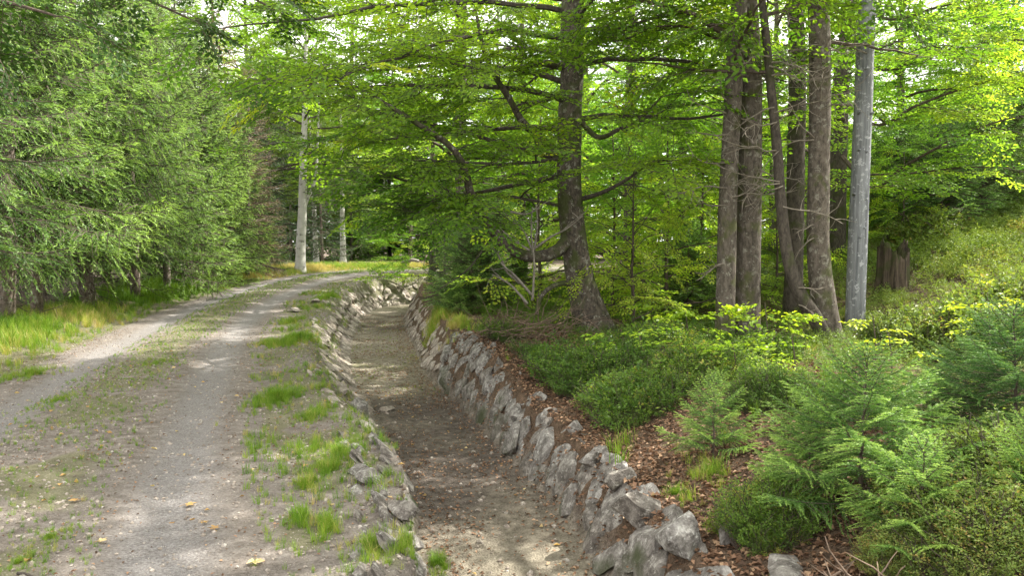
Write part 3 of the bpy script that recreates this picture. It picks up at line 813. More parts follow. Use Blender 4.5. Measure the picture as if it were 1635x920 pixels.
# dark young spruce at the bend and others on the right bank
tree_from('D', 700, 21.0, "dark low spruce at the right edge of the ditch bend", None, 1.0, .27, x=px2(712, 21)[0])
YS = {
 'a': conifer(11, 1.25, .78, .03, 70, .019, .0046, .030, .0030, lat=.48, droop=.12, upturn=.10, r0=.016, mat='needle_young', ups=.34, tone=(-.05, 1.0), bark='twig', phi=1.2, pw=.9),
 'b': conifer(12, 1.0, .62, .03, 48, .019, .0046, .030, .0032, lat=.48, droop=.11, upturn=.09, r0=.012, mat='needle_young', ups=.36, tone=(.05, 1.15), bark='twig', phi=1.2, pw=.9),
 'c': conifer(13, 2.6, 1.2, .1, 95, .045, .012, .06, .013, lat=.55, droop=.14, upturn=.08, r0=.03, mat='needle_young', ups=.26, tone=(.1, .9), bark='twig')}
def young(key, px, Y, label, group, rot, sc, dz=0.0, zs=1.0):
    X = px2(px, Y)[0]
    o_ = place(YS[key], "young_spruce", gz(X, Y, dz), label, "young spruce", group, rot, sc)
    o_.scale = (sc, sc, sc * zs); return o_
GY_ = "young spruces on the right bank"
young('a', 1385, 4.35, "biggest young spruce in front of the grey pole, dark green and bushy", GY_, .4, .92, zs=.80)
young('b', 1482, 3.75, "light green young spruce in front of the biggest one", GY_, 1.4, .70, zs=.82)
young('b', 1300, 4.6, "low young spruce leaning left from the side of the biggest one", GY_, 2.0, .62)
young('a', 1625, 5.0, "dark young spruce cut by the right edge of the photo", GY_, 3.1, .95, zs=.75)
young('a', 1545, 5.6, "young spruce between the biggest one and the right edge", GY_, 4.1, .62, zs=.8)
young('b', 1142, 5.9, "small pale green young spruce alone on the brown leaves", GY_, 5.1, .62)
young('b', 1655, 3.7, "low young spruce at the lower right corner", GY_, .1, .55)
young('b', 735, 16.5, "low spreading young spruce on the yellow tussock by the ditch", GY_, 1.0, 1.0)
young('c', 755, 17.0, "bright green young spruce left of the dead branches", GY_, 2.4, .88)
young('c', 795, 19.0, "taller young spruce behind the bright one left of the beech", GY_, 3.4, 1.15)
young('c', 1500, 17.5, "young spruce with flat tiers below the yellow shrubs at upper right", GY_, 4.4, 1.05)
young('c', 1562, 18.5, "young spruce to the right of the flat tiered one near the right edge", GY_, 5.4, 1.2)
young('c', 1620, 21.0, "young spruce on the sunny ridge at the right edge", GY_, .8, 1.3)
young('c', 1440, 20.0, "young spruce right behind the grey pole", GY_, 1.8, 1.2)
young('c', 1100, 15.0, "young spruce in the shade behind the twin trunks", GY_, 2.8, .7)

# ------------------------------------------------------------------ big beech beside the ditch
def pxpath(L): return np.array([at(*q) for q in L])
GT = "grown trunks on the right bank"
HB = at(945, 528, 12.3)
def trunkmesh(bag, pts, rad, k=16, rough=.10, seed=0, n=60):
    P = resample(pts, n)
    d0 = np.r_[0, np.cumsum(np.linalg.norm(np.diff(np.array(pts), axis=0), axis=1))]
    dd = np.linspace(0, d0[-1], n)
    bag.add(*tube(P, np.interp(dd, d0, rad), k, rough, seed)); return P
root = thing("beech_tree", (0, 0, 0), "spreading beech with mossy dark trunk and low curved limb beside the ditch", "beech tree")
b = Bag()
pts = pxpath([(962, 560, 12.3), (948, 520, 12.3), (930, 460, 12.3), (917, 385, 12.3), (909, 300, 12.25), (909, 200, 12.2), (913, 100, 12.2), (915, 0, 12.1)])
top = pts[-1]
pts = np.vstack([pts, top + [0.1, 0, 2], top + [.1, .2, 4.5], top + [.3, .2, 7]])
HT = trunkmesh(b, pts, [.33, .29, .235, .21, .19, .18, .175, .165, .12, .07, .02], 20, .16, 1, 90)
for rx, ry in ((.5, -.25), (-.35, -.3), (.45, .4), (-.4, .3), (.05, -.5)):     # root flare
    p = at(950, 520, 12.3)
    b.add(*tube(resample([p + [0, 0, .35], p + [rx * .4, ry * .4, .05], p + [rx * .75, ry * .75, hz1(p[0] + rx * .75, p[1] + ry * .75) - p[2] - .04]], 8), np.linspace(.13, .04, 8), 10, .15, 3))
link("trunk", b.mesh("trunk", M['bark_beech'], True), root)
cr = Crown(31, .084, 1.0, (.05, .72), L=.75)
rng = rs(77)
limbs = [
 ([(915, 372, 12.3), (888, 402, 12.0), (852, 410, 11.7), (815, 398, 11.4), (782, 362, 11.1), (754, 318, 10.8), (742, 270, 10.5), (718, 232, 10.2), (655, 190, 9.9), (590, 150, 9.6)], .105, .022, .45),
 ([(776, 350, 11.1), (745, 325, 10.9), (700, 298, 10.7), (645, 288, 10.5), (590, 268, 10.3)], .035, .01, .2),
 ([(924, 188, 12.2), (945, 213, 12.1), (962, 219, 12.0), (985, 208, 11.8), (1012, 196, 11.6), (1035, 178, 11.4), (1055, 155, 11.2)], .045, .012, .4),
 ([(905, 265, 12.2), (868, 225, 12.0), (835, 195, 11.8), (815, 160, 11.6), (790, 120, 11.4), (772, 78, 11.2), (760, 20, 11)], .075, .02, .4),
 ([(905, 110, 12.2), (870, 100, 11.9), (830, 108, 11.4), (780, 112, 11), (735, 104, 10.5), (690, 90, 10)], .06, .012, .4),
 ([(925, 75, 12.2), (960, 66, 11.6), (1000, 45, 11.2), (1050, 25, 10.9), (1100, 12, 10.6)], .05, .012, .3),
 ([(918, 320, 12.3), (960, 308, 12), (1005, 284, 11.7), (1035, 262, 11.4), (1075, 256, 11.1)], .04, .01, .4),
 ([(905, 250, 12.2), (860, 258, 11.8), (800, 262, 11.2), (730, 258, 10.8), (660, 256, 10.4)], .03, .008, .2),
 ([(790, 372, 11.2), (770, 400, 11.0), (745, 432, 10.9), (700, 463, 10.8)], .014, .005, .9),
 ([(905, 330, 12.3), (860, 322, 11.8), (790, 312, 11.2), (720, 330, 10.8), (670, 345, 10.5)], .03, .008, .35)]
for (L_, ra, rb, st) in limbs:
    P = resample(pxpath(L_), 22)
    tmp = Bag(); tmp.add(*tube(P, np.linspace(ra, rb, 22), 10, .12, 5))
    if ra > .04: link("limb", tmp.mesh("limb", M['bark_beech'], True), root)
    else: cr.wood.add(*tube(P, np.linspace(ra, rb, 22), 6))
    if st < .9: foliate(cr, P, .05, rng, .26, 1.25, st, .25)
tb = Bag()
tb.add(*tube(resample(pxpath([(910, 452, 12.2), (885, 456, 11.9), (864, 474, 11.6), (856, 502, 11.5)]), 12), np.linspace(.05, .025, 12), 8, .15, 2))
link("broken_branch", tb.mesh("broken_branch", M['bark_beech'], True), root)
def limb_at(zs, azd, el, L, r, st=.2, sub=.40, sl=1.5, sp=.33, droop=-.03):
    k = np.argmin(abs(HT[:, 2] - zs)); a = R(azd); e = R(el)
    limb = grow(rng, HT[k], (math.sin(a) * math.cos(e), math.cos(a) * math.cos(e), math.sin(e)), L, 12, .08, droop)
    cr.wood.add(*tube(limb, np.linspace(r, .008, 13), 6)); foliate(cr, limb, r, rng, sub, sl, st, sp)
# azimuth clockwise from +Y: 270 = left, 180 = towards the camera
for (z, az, el, L) in [(3.0, 255, 12, 4.0), (3.4, 290, 12, 4.4), (3.9, 235, 12, 4.6), (4.2, 270, 14, 5.0), (4.6, 305, 16, 4.8), (4.8, 215, 14, 4.6), (5.2, 250, 16, 5.2), (5.4, 285, 18, 5.0),
                       (5.7, 195, 16, 4.2), (3.6, 75, 10, 3.4), (4.4, 100, 12, 3.4), (4.9, 50, 14, 3.4), (5.4, 130, 14, 3.2), (4.0, 330, 12, 3.6), (4.6, 0, 12, 3.4), (3.1, 320, 8, 3.2), (2.7, 272, 6, 3.0), (5.0, 160, 12, 3.2)]:
    limb_at(z, az, el, L, .045)
for i in range(9):
    limb_at(6.2 + i * .6, i * 137, 18 + i * 4, 3.8 - i * .25, .05, sub=.6, sp=.45)
link("crown", cr.build(M['beech']), root); link("branches", cr.wood.mesh("branches", M['bark_dark']), root)
print("hero sprays", len(cr.P))

# ------------------------------------------------------------------ other trunks of the right bank
def rightree(name, label, cat, path, rad, bark, seed, ext=7.0, leaves_=True, lm='beech', nl=9, rough=.08, z0=4.0, extra=None, tone=(.1, .8), el=12, rl=2.6):
    root = thing(name, (0, 0, 0), label, cat, GT)
    pts = pxpath(path); r_ = list(rad)
    tpt = pts[-1]; d = nrm(pts[-1] - pts[-2])
    pts = np.vstack([pts, tpt + d * ext * .5, tpt + d * ext]); r_ += [r_[-1] * .7, r_[-1] * .25]
    b = Bag(); P = trunkmesh(b, pts, r_, 16, rough, seed, 80)
    link("trunk", b.mesh("trunk", M[bark], True), root)
    cr = Crown(seed * 7, .085, 1.0, tone); rng = rs(seed * 3)
    for i in range(nl):
        z = z0 + (P[-1, 2] - z0) * (i / nl); k = np.argmin(abs(P[:, 2] - z)); a = seed + i * 2.4; e = R(el + 30 * i / nl)
        l = rl * rng.uniform(.7, 1.2)
        limb = grow(rng, P[k], (math.sin(a) * math.cos(e), math.cos(a) * math.cos(e), math.sin(e)), l, 9, .12, -.02)
        cr.wood.add(*tube(limb, np.linspace(.03, .006, 10), 5)); foliate(cr, limb, .03, rng, .42, 1.2, .25, .3)
    cr.root = root
    if extra: extra(cr, rng, P)
    if cr.P: link("crown", cr.build(M[lm]), root)
    if cr.wood.n: link("branches", cr.wood.mesh("branches", M['twig']), root)
    return root
def deadtwigs(spots, seed, mat='twig', ln=.7):
    def f(cr, rng, P):
        for (px, py, Y, sx, L) in [q for q in spots] + [(q[0], q[1] - 45 + 12 * i_, q[2], -q[3] if i_ % 2 else q[3], q[4] * .8) for i_, q in enumerate(spots)]:
            p = at(px, py, Y)
            t_ = grow(rng, p, (sx, rng.uniform(-.6, .2), rng.uniform(-.1, .25)), L, 7, .22, -.03)
            dd_ = Bag(); dd_.add(*tube(t_, np.linspace(.011, .004, 8), 4))
            for j in range(6):
                k = rng.integers(2, 7)
                dd_.add(*tube(grow(rng, t_[k], (sx * rng.uniform(0, 1), rng.uniform(-.6, .6), rng.uniform(-.6, .6)), L * .4, 4, .25), np.linspace(.006, .002, 5), 3))
            link("dead_twig", dd_.mesh("dead_twig", M['twig_dead']), cr.root)
    return f
def ex_twin(cr, rng, P):
    L_ = resample(pxpath([(1165, 62, 10.9), (1140, 42, 10.7), (1095, 18, 10.4), (1040, 4, 10), (980, -10, 9.6)]), 16)
    cr.wood.add(*tube(L_, np.linspace(.05, .012, 16), 7)); foliate(cr, L_, .04, rng, .3, 1.2, .25, .27)
    deadtwigs([(1165, 260, 10.8, -1, .8), (1165, 330, 10.8, -1, .5), (1160, 180, 10.8, -.8, .8), (1195, 130, 10.8, 1, .8), (1160, 420, 10.8, -1, .5), (1165, 300, 10.8, -.6, 1.0)], 1)(cr, rng, P)
rightree("beech_tree", "left trunk of the touching pair, speckled and slightly leaning", "beech tree",
         [(1156, 560, 10.9), (1157, 540, 10.9), (1160, 420, 10.9), (1163, 300, 10.9), (1170, 160, 10.9), (1176, 60, 10.9), (1182, -20, 10.9)], [.165, .14, .128, .125, .12, .115, .11], 'bark_grey', 41, extra=ex_twin, z0=4.2, nl=8)
rightree("beech_tree", "right and thicker trunk of the touching pair", "beech tree",
         [(1194, 548, 11.15), (1192, 528, 11.15), (1194, 420, 11.15), (1197, 300, 11.15), (1198, 160, 11.15), (1196, 60, 11.15), (1192, -20, 11.15)], [.22, .19, .175, .17, .165, .155, .14], 'bark_grey', 42, z0=4.4, nl=6,
         extra=deadtwigs([(1210, 150, 11, 1, .9), (1212, 270, 11, 1, .8), (1190, 330, 10.9, .6, .9), (1210, 90, 11, 1, .9)], 2))
rightree("crooked_tree", "thin crooked lichen covered trunk bending left from the reddish trunk's foot", "young tree",
         [(1322, 552, 10.6), (1300, 505, 10.5), (1274, 462, 10.5), (1256, 400, 10.5), (1247, 320, 10.5), (1240, 230, 10.5), (1230, 130, 10.5), (1222, 50, 10.5), (1215, -20, 10.5)], [.11, .095, .085, .075, .07, .065, .055, .05, .045], 'bark_dark', 43, ext=3, nl=6, rough=.2,
         extra=deadtwigs([(1240, 240, 10.4, -1, 1.0), (1250, 330, 10.4, 1, .8), (1232, 120, 10.4, 1, 1.0), (1236, 180, 10.4, 1, 1.1), (1245, 290, 10.4, -1, .9), (1228, 90, 10.4, -1, .7), (1275, 460, 10.4, 1, .4)], 3))
rightree("beech_tree", "dark trunk standing behind the crooked lichen covered one", "beech tree",
         [(1265, 500, 13.4), (1268, 400, 13.4), (1270, 300, 13.4), (1273, 150, 13.4), (1272, 60, 13.4), (1266, -20, 13.4)], [.17, .15, .15, .14, .135, .13], 'bark_dark', 44, nl=7, z0=4.6)
rightree("beech_tree", "reddish brown smooth trunk with curved flared foot left of the grey pole", "beech tree",
         [(1330, 560, 10.7), (1324, 530, 10.7), (1312, 460, 10.7), (1306, 380, 10.7), (1307, 280, 10.7), (1309, 150, 10.7), (1309, 60, 10.7), (1306, -20, 10.7)], [.21, .18, .16, .148, .145, .14, .14, .135], 'bark_grey', 45, nl=12, z0=4.4,
         extra=deadtwigs([(1300, 30, 10.6, -.7, 1.0), (1300, 100, 10.6, -1, .9), (1300, 380, 10.6, -.7, .5), (1315, 80, 10.6, 1, .9), (1300, 220, 10.6, -.8, .9), (1310, 160, 10.5, -.3, .8)], 4))
def ex_back(cr, rng, P):
    for L_ in ([(1345, 250, 16.5), (1395, 300, 15.5), (1440, 268, 15), (1500, 234, 14.4), (1560, 205, 14), (1625, 185, 13.6)], [(1350, 60, 16.5), (1410, 110, 15.5), (1480, 90, 14.6), (1560, 70, 14), (1640, 60, 13.5)],
               [(1348, 160, 16.5), (1400, 200, 15.5), (1460, 170, 15), (1540, 140, 14.6), (1620, 120, 14)], [(1352, 0, 16.5), (1420, 30, 15), (1500, 10, 14), (1600, -10, 13.4)],
               [(1348, 190, 16.5), (1290, 180, 15.5), (1220, 190, 15), (1150, 170, 14.6)]):
        P_ = resample(pxpath(L_), 18); cr.wood.add(*tube(P_, np.linspace(.05, .012, 18), 6)); foliate(cr, P_, .04, rng, .3, 1.5, .2, .27)
rightree("beech_tree", "dark leaning trunk in the back between the reddish trunk and the grey pole", "beech tree",
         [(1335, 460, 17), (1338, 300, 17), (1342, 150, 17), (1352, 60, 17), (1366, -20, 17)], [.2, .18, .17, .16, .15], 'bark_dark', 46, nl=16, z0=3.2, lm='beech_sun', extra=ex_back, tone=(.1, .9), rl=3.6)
# bleached pole-like dead trunk with knots
root = thing("dead_tree", (0, 0, 0), "smooth bleached grey dead trunk like a pole, dark band at its foot", "dead tree", GT)
b = Bag(); P = trunkmesh(b, np.vstack([pxpath([(1364, 540, 11.4), (1365, 515, 11.4), (1369, 400, 11.4), (1373, 300, 11.4), (1379, 150, 11.4), (1385, 0, 11.4)]), at(1385, 0, 11.4) + np.array([.15, 0, 5.0])]), [.138, .136, .134, .130, .124, .118, .055], 20, .035, 6, 70)
link("trunk", b.mesh("trunk", M['pole'], True), root)
for (px, py) in ((1374, 180), (1391, 181), (1373, 240), (1383, 243), (1382, 319), (1380, 365), (1374, 380), (1376, 60), (1383, 110), (1366, 310)):
    p = at(px, py, 11.27); kb_ = Bag(); kb_.add(*tube(np.array([p + [0, .06, 0], p + [(px - 1378) * .002, -.03, .012]]), [.022, .012], 7)); link("knot", kb_.mesh("knot", M['pole'], True), root)
kb_ = Bag(); kb_.add(*tube(grow(rs(5), at(1385, 85, 11.3), (-.9, -.3, .25), .9, 6, .12), np.linspace(.014, .005, 7), 5)); link("broken_twig", kb_.mesh("twig", M['dead'], True), root)
# stump
rng = rs(9); p0 = at(1424, 530, 13.0)
Vs = []; n_ = 40; lev = 12
b = Bag()
th = np.linspace(0, 2 * np.pi, n_, endpoint=False)
prof = .23 * (1 + .16 * np.sin(th * 9) * .6 + .25 * (fbm(np.cos(th) * 3 + 9, np.sin(th) * 3 + 9, 3) - .5))
topz = .72 + .14 * np.sin(th * 2 + 1) + .22 * (vnoise(np.cos(th) * 6 + 20, np.sin(th) * 6 + 20) - .5)
Vg = np.array([[prof[j] * (1 + .45 * (1 - u) ** 3) * math.cos(th[j]), prof[j] * (1 + .45 * (1 - u) ** 3) * math.sin(th[j]), -.2 + u * (topz[j] + .2)] for u in np.linspace(0, 1, lev) for j in range(n_)])
inn = np.array([[prof[j] * .62 * math.cos(th[j]), prof[j] * .62 * math.sin(th[j]), topz[j] - .22] for j in range(n_)])
Vg = np.vstack([Vg, inn, [[0, 0, .6]]])
Fq = [(l * n_ + j, l * n_ + (j + 1) % n_, (l + 1) * n_ + (j + 1) % n_, (l + 1) * n_ + j) for l in range(lev) for j in range(n_)]
Fq += [(lev * n_ + j, lev * n_ + (j + 1) % n_, len(Vg) - 1, len(Vg) - 1) for j in range(n_)]
b.add(Vg, np.array(Fq))
link("stump", b.mesh("stump", M['stump'], True), None, gz(p0[0], p0[1], .0), "dark rotten tree stump behind the grey pole among low shrubs", "stump")

# dead branches leaning by the beech
def deadwood(name, label, paths, mat, seed, subs=3, r=.02):
    rng = rs(seed); b = Bag()
    for L_ in paths:
        P = resample(pxpath(L_), 12); b.add(*tube(P, np.linspace(r, r * .35, 12), 6, .1, seed))
        for j in range(subs):
            k = rng.integers(3, 11); d = nrm(P[k] - P[k - 1]) + rng.normal(0, .6, 3)
            b.add(*tube(grow(rng, P[k], d, rng.uniform(.15, .45), 4, .2), np.linspace(r * .35, .003, 5), 4))
    return link(name, b.mesh(name, M[mat], True), None, None, label, "dead branch")
deadwood("dead_branch", "pale bleached dead branch with upright forks in front of the beech limb",
         [[(850, 480, 11.4), (853, 420, 11.3), (848, 370, 11.2), (850, 330, 11.1)], [(853, 400, 11.3), (858, 360, 11.2), (856, 325, 11.1)], [(852, 405, 11.3), (838, 372, 11.2), (826, 355, 11.1)],
          [(852, 398, 11.3), (880, 378, 11.2), (905, 365, 11.1), (930, 345, 11)], [(846, 400, 11.3), (815, 380, 11.2), (790, 355, 11.1)], [(815, 338, 11.2), (840, 342, 11.2), (862, 332, 11.2)]], 'dead', 3, 3, .02)
deadwood("dead_branch", "pale broken stick leaning left below the beech limb",
         [[(842, 485, 11.2), (815, 455, 11.1), (786, 438, 11.0)], [(848, 470, 11.2), (822, 440, 11.1), (800, 420, 11.0), (796, 400, 10.9)], [(830, 452, 11.2), (808, 432, 11.1), (800, 405, 11)]], 'dead', 4, 2, .022)
def brush(name, label, px, py, Y, rad, n, seed, mat='brush', h=.5):
    rng = rs(seed); b = Bag(); p0 = at(px, py, Y); p0[2] = hz1(p0[0], p0[1])
    for i in range(n):
        p = p0 + np.array([rng.normal(0, rad * .5), rng.normal(0, rad * .4), rng.uniform(0, h) * rng.random()])
        d = rng.normal(0, 1, 3); d[2] = rng.uniform(-.2, .7)
        b.add(*tube(grow(rng, p, d, rng.uniform(.3, .9) * rad * 1.5, 6, .2), np.linspace(rng.uniform(.004, .010), .002, 7), 4))
    return link(name, b.mesh(name, M[mat], True), None, None, label, "brushwood")
brush("brushwood_pile", "tangled brown dead twigs piled at the left foot of the beech", 852, 515, 11.3, .75, 120, 8)
brush("brushwood_pile", "thin brown dry stalks in front of the lower right bushes", 1400, 885, 3.3, .35, 60, 9, h=.3)

# ------------------------------------------------------------------ birches
BI = broadleaf(51, 13, .25, 4.6, 3.4, 40, .12, .9, (.2, .8), sub=.45, sublen=1.5, spacing=.36, bark='birch', lmat='birch_l', lean=(.5, 0), el=(-8, 55))
t_ = place([("trunk", BI[0]), ("branches", BI[1]), ("crown", BI[2])], "birch_tree", gz(*px2(480, 38), -.1), "thick white birch where the track begins to bend", "birch tree", "white birches at the bend", .2, 1.0)
fb = Bag(); fb.add(*tube(resample([(.15, 0, 3.0), (.35, 0, 3.6), (.75, 0, 4.6), (.85, .1, 6), (1.0, .1, 9)], 20), np.linspace(.09, .03, 20), 10, .1, 2)); link("limb", fb.mesh("limb", M['birch'], True), t_)
for (px, Y, sc, rot, lb) in [(548, 50, .8, 2, "slim white birch right of the thick one beyond the bend"), (505, 52, .75, 4, "thin pale birch directly behind the thick white one"), (611, 60, .7, 1, "far thin birch at the end of the track")]:
    place([("trunk", BI[0]), ("branches", BI[1]), ("crown", BI[2])], "birch_tree", gz(*px2(px, Y), -.1), lb, "birch tree", "white birches at the bend", rot, sc)
# dark far trunks
tb_ = Bag(); tb_.add(*tube(np.array([[0, 0, -.2], [.05, 0, 3], [0, .05, 7], [.1, 0, 12]]), [.2, .17, .14, .05], 10, .08, 3)); ftr = tb_.mesh("trunk", M['bark_dark'], True)
# ------------------------------------------------------------------ background broadleaf trees
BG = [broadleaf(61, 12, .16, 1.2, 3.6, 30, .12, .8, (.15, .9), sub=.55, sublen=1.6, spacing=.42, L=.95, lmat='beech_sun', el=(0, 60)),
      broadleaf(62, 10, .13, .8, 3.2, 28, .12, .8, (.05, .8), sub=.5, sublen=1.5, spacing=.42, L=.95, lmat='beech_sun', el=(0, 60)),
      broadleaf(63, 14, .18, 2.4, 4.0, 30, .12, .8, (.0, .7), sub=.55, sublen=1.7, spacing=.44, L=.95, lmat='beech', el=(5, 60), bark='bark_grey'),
      broadleaf(64, 5, .05, .3, 1.9, 20, .10, .8, (.2, .95), sub=.4, sublen=1.0, spacing=.34, L=.7, lmat='beech_sun', el=(15, 65), bark='twig')]
print("bg sprays", [q[3] for q in BG])
def bgt(k, px, Y, sc, rot, lb, grp="leafy trees in the background", x=None, name="beech_tree", cat="tree"):
    X = px2(px, Y)[0] if x is None else x
    return place([("trunk", BG[k][0]), ("branches", BG[k][1]), ("crown", BG[k][2])], name, gz(X, Y, -.1), lb, cat, grp, rot, sc)
for i, a in enumerate([
    (2, 735, 23.0, .95, 0, "leafy beech behind the young spruces, its boughs hanging over the track"),
    (0, 835, 26, 1.0, 1, "sunlit beech seen through the gap left of the mossy trunk"),
    (1, 1000, 21, 1.0, 2, "bright green tree just right of the mossy beech trunk"),
    (0, 1085, 25, 1.0, 3, "bright leafy tree left of the touching trunks"),
    (2, 935, 31, 1.0, 4, "tall beech with pale trunk behind the mossy one"),
    (1, 1235, 21, .95, 5, "yellow green tree glowing between the touching trunks and the reddish one"),
    (0, 1290, 30, 1.0, .5, "leafy tree far behind the reddish trunk"),
    (1, 1430, 23, 1.0, 1.5, "bright leafy tree directly right of the grey pole"),
    (0, 1545, 25, 1.05, 2.5, "large bright tree above the flat tiered young spruces"),
    (1, 1660, 20, 1.1, 3.5, "leafy tree cut by the right edge above the sunny ridge"),
    (2, 1600, 35, 1.0, 4.5, "darker tree behind the sunny ridge at the right"),
    (2, 1470, 38, 1.0, 5.5, "dark tree showing through the gap right of the grey pole"),
    (2, 1160, 37, 1.0, .2, "dark tree behind the touching trunks"),
    (2, 1040, 42, 1.0, 1.2, "distant tree above the centre right thicket"),
    (2, 800, 40, 1.0, 2.2, "distant tree behind the sunlit beech left of centre"),
    (0, 690, 33, .95, 3.2, "bright tree inside the ditch bend behind the dark low spruce"),
    (0, 655, 52, .9, 4.2, "far leafy tree above the end of the track"),
    (1, 590, 58, 1.1, 5.2, "far pale green tree beyond the slim birch"),
    (2, 405, 64, 1.75, 2.9, "tallest far tree in the gap between the left spruces and the beech"),
    (0, 345, 58, 1.8, 3.9, "tall far tree rising behind the pointed spruce on the left"),
    (0, 462, 68, 2.0, 4.9, "tall far tree behind the thick white birch"),
    (2, 560, 66, 1.9, .3, "tall far tree above the slim birch"),
    (0, 500, 62, 1.2, .9, "far leafy tree between the birches and the dark spruces"),
    (0, 430, 60, 1.25, 1.9, "far yellow green tree in the gap above the track"),
    (3, 980, 15.5, .8, .4, "leafy thicket sapling right of the mossy beech at mid height"),
    (3, 1065, 14.5, .8, 1.4, "low bright sapling between the mossy beech and the touching trunks"),
    (3, 1120, 17.5, .8, 2.4, "sapling close to the left of the touching trunks"),
    (3, 860, 16.5, .9, 3.4, "sapling behind the dead branches"),
    (3, 1240, 15.5, .55, 4.4, "low sapling behind the crooked trunk"),
    (3, 1440, 17, .5, 5.4, "yellow tinged sapling at the right foot of the grey pole's background"),
    (3, 1560, 22, .9, .6, "sapling on the slope below the large bright tree"),
    (3, 1010, 12.8, .6, 2.6, "small leafy sapling at the right foot of the mossy beech")]):
    bgt(*a)
for (px, Y, lb) in [(622, 62, "dark bare trunk left of its twin at the end of the track"), (632, 61, "dark bare trunk right of its twin at the end of the track"), (1005, 24, "grey straight trunk among leaves right of the mossy beech"), (730, 30, "pale straight trunk showing high between the leaves left of centre")]:
    o_ = link("tree_trunk", ftr, None, gz(*px2(px, Y), -.1), lb, "tree trunk")
# tree leaning in from the left of the camera: its leaves, coloured dark as if backlit, show along the upper left edge
root = thing("beech_tree", (0, 0, 0), "near tree whose leaves, darkened as if backlit, hang in at the upper left edge", "tree")
b = Bag(); base = np.array([-6.4, 5.6, hz1(-6.4, 5.6)]); P = trunkmesh(b, [base - [0, 0, .2], base + [.1, .1, 3], base + [.2, .3, 6], base + [.2, .4, 10]], [.22, .18, .15, .03], 14, .1, 71)
link("trunk", b.mesh("trunk", M['bark_grey'], True), root)
cr = Crown(72, .095, 1.0, (.0, .6), L=.7); rng = rs(73)
for L_, st in (([(-160, -40, 6.4), (-60, -12, 6.6), (20, 5, 6.9), (90, 25, 7.1)], .3), ([(-200, -160, 6.2), (60, -70, 7.2), (180, -25, 7.8), (250, 5, 8.1), (300, 28, 8.3)], .55), ([(-200, -200, 6.4), (150, -110, 8), (300, -50, 8.8), (380, -15, 9.2), (440, 15, 9.5)], .5),
               ([(-150, 60, 6.5), (-90, 70, 6.6), (-40, 80, 6.8)], .2)):
    pts = np.vstack([P[np.argmin(abs(P[:, 2] - at(*L_[0])[2]))], pxpath(L_)]); P_ = resample(pts, 20)
    cr.wood.add(*tube(P_, np.linspace(.06, .01, 20), 6)); foliate(cr, P_, .04, rng, .3, .6, st, .26, ssc=.75)
for i in range(12):
    k = np.argmin(abs(P[:, 2] - (5 + i * .45))); a_ = i * 2.4
    limb = grow(rng, P[k], (math.sin(a_), math.cos(a_), .5), 2.6, 8, .1); cr.wood.add(*tube(limb, np.linspace(.04, .01, 9), 5)); foliate(cr, limb, .03, rng, .45, 1.2, .25, .34)
link("crown", cr.build(M['silhouette_leaf']), root); link("branches", cr.wood.mesh("branches", M['twig']), root)
shade_tree = broadleaf(81, 13, .2, 5.4, 3.9, 24, .12, .8, (.1, .8), sub=.5, sublen=1.6, spacing=.40, L=.95, el=(5, 55))  # unseen tree, added so its high crown shades the near track
place([("trunk", shade_tree[0]), ("branches", shade_tree[1]), ("crown", shade_tree[2])], "beech_tree", gz(6.9, 7.3, -.1), "unseen tall tree added past the right edge to shade the track", "tree", None, 2.0, 1.0)

#==LOW PLANTS==
# far wood closing the view
rng = rs(500)
wb = Bag(); 
Vl, Fl, Vt, Ft, nl_ = spray(rng, 1.6, .26, .7)
nn = 7000
aa = rng.uniform(-1.1, 1.1, nn); dd = rng.uniform(60, 80, nn) ; zz = rng.uniform(0, 1, nn) ** .8 * 15 * (.6 + .5 * vnoise(aa * 14 + 30, 0 * aa + 3))
Pp = np.stack([np.sin(aa) * dd, np.cos(aa) * dd, zz + .6], -1)
an = rng.uniform(0, 6.28, nn)
Vs_, Fs_ = stamp(Vl, Fl, Pp, np.stack([np.cos(an), np.sin(an), -.2 + 0 * an], -1), np.array([0, 0, 1.]) + rng.normal(0, .3, (nn, 3)), np.ones(nn) * 1.6)
me = mesh("far_wood", Vs_, Fs_, M['beech_sun'], var=np.repeat(np.clip(.3 + .5 * (fbm(aa * 20, zz * .4, 2) - .3), 0, 1), len(Vl)))
link("far_wood", me, kind="stuff")
# ------------------------------------------------------------------ grass
def tuft(rng, n=26, h=1.0, spread=.28, bend=.6, w=.022):
    V = []; F = []; c0 = 0
    for i in range(n):
        a = rng.uniform(0, 6.28); r = spread * rng.random() ** .7; p = np.array([math.cos(a) * r, math.sin(a) * r, -.03])
        a2 = a + rng.normal(0, .8); L = h * rng.uniform(.45, 1.1); bd = bend * rng.uniform(.3, 1.5)
        o_ = np.array([math.cos(a2), math.sin(a2), 0]); s_ = np.array([-o_[1], o_[0], 0]) ; ww = w * rng.uniform(.6, 1.2)
        p1 = p + np.array([0, 0, 1]) * L * .5 + o_ * bd * L * .18; p2 = p + np.array([0, 0, 1]) * L * (1 - .25 * bd) + o_ * bd * L * .75
        V += [p - s_ * ww * .5, p + s_ * ww * .5, p1 + s_ * ww * .42, p1 - s_ * ww * .42, p2]
        F += [(c0, c0 + 1, c0 + 2), (c0, c0 + 2, c0 + 3), (c0 + 3, c0 + 2, c0 + 4)]; c0 += 5
    return np.array(V), np.array(F)
rngG = rs(900)
TU = [tuft(rngG, 26) for _ in range(5)]
TL_ = [tuft(rngG, 22, 1, .5, .8, .05) for _ in range(3)]
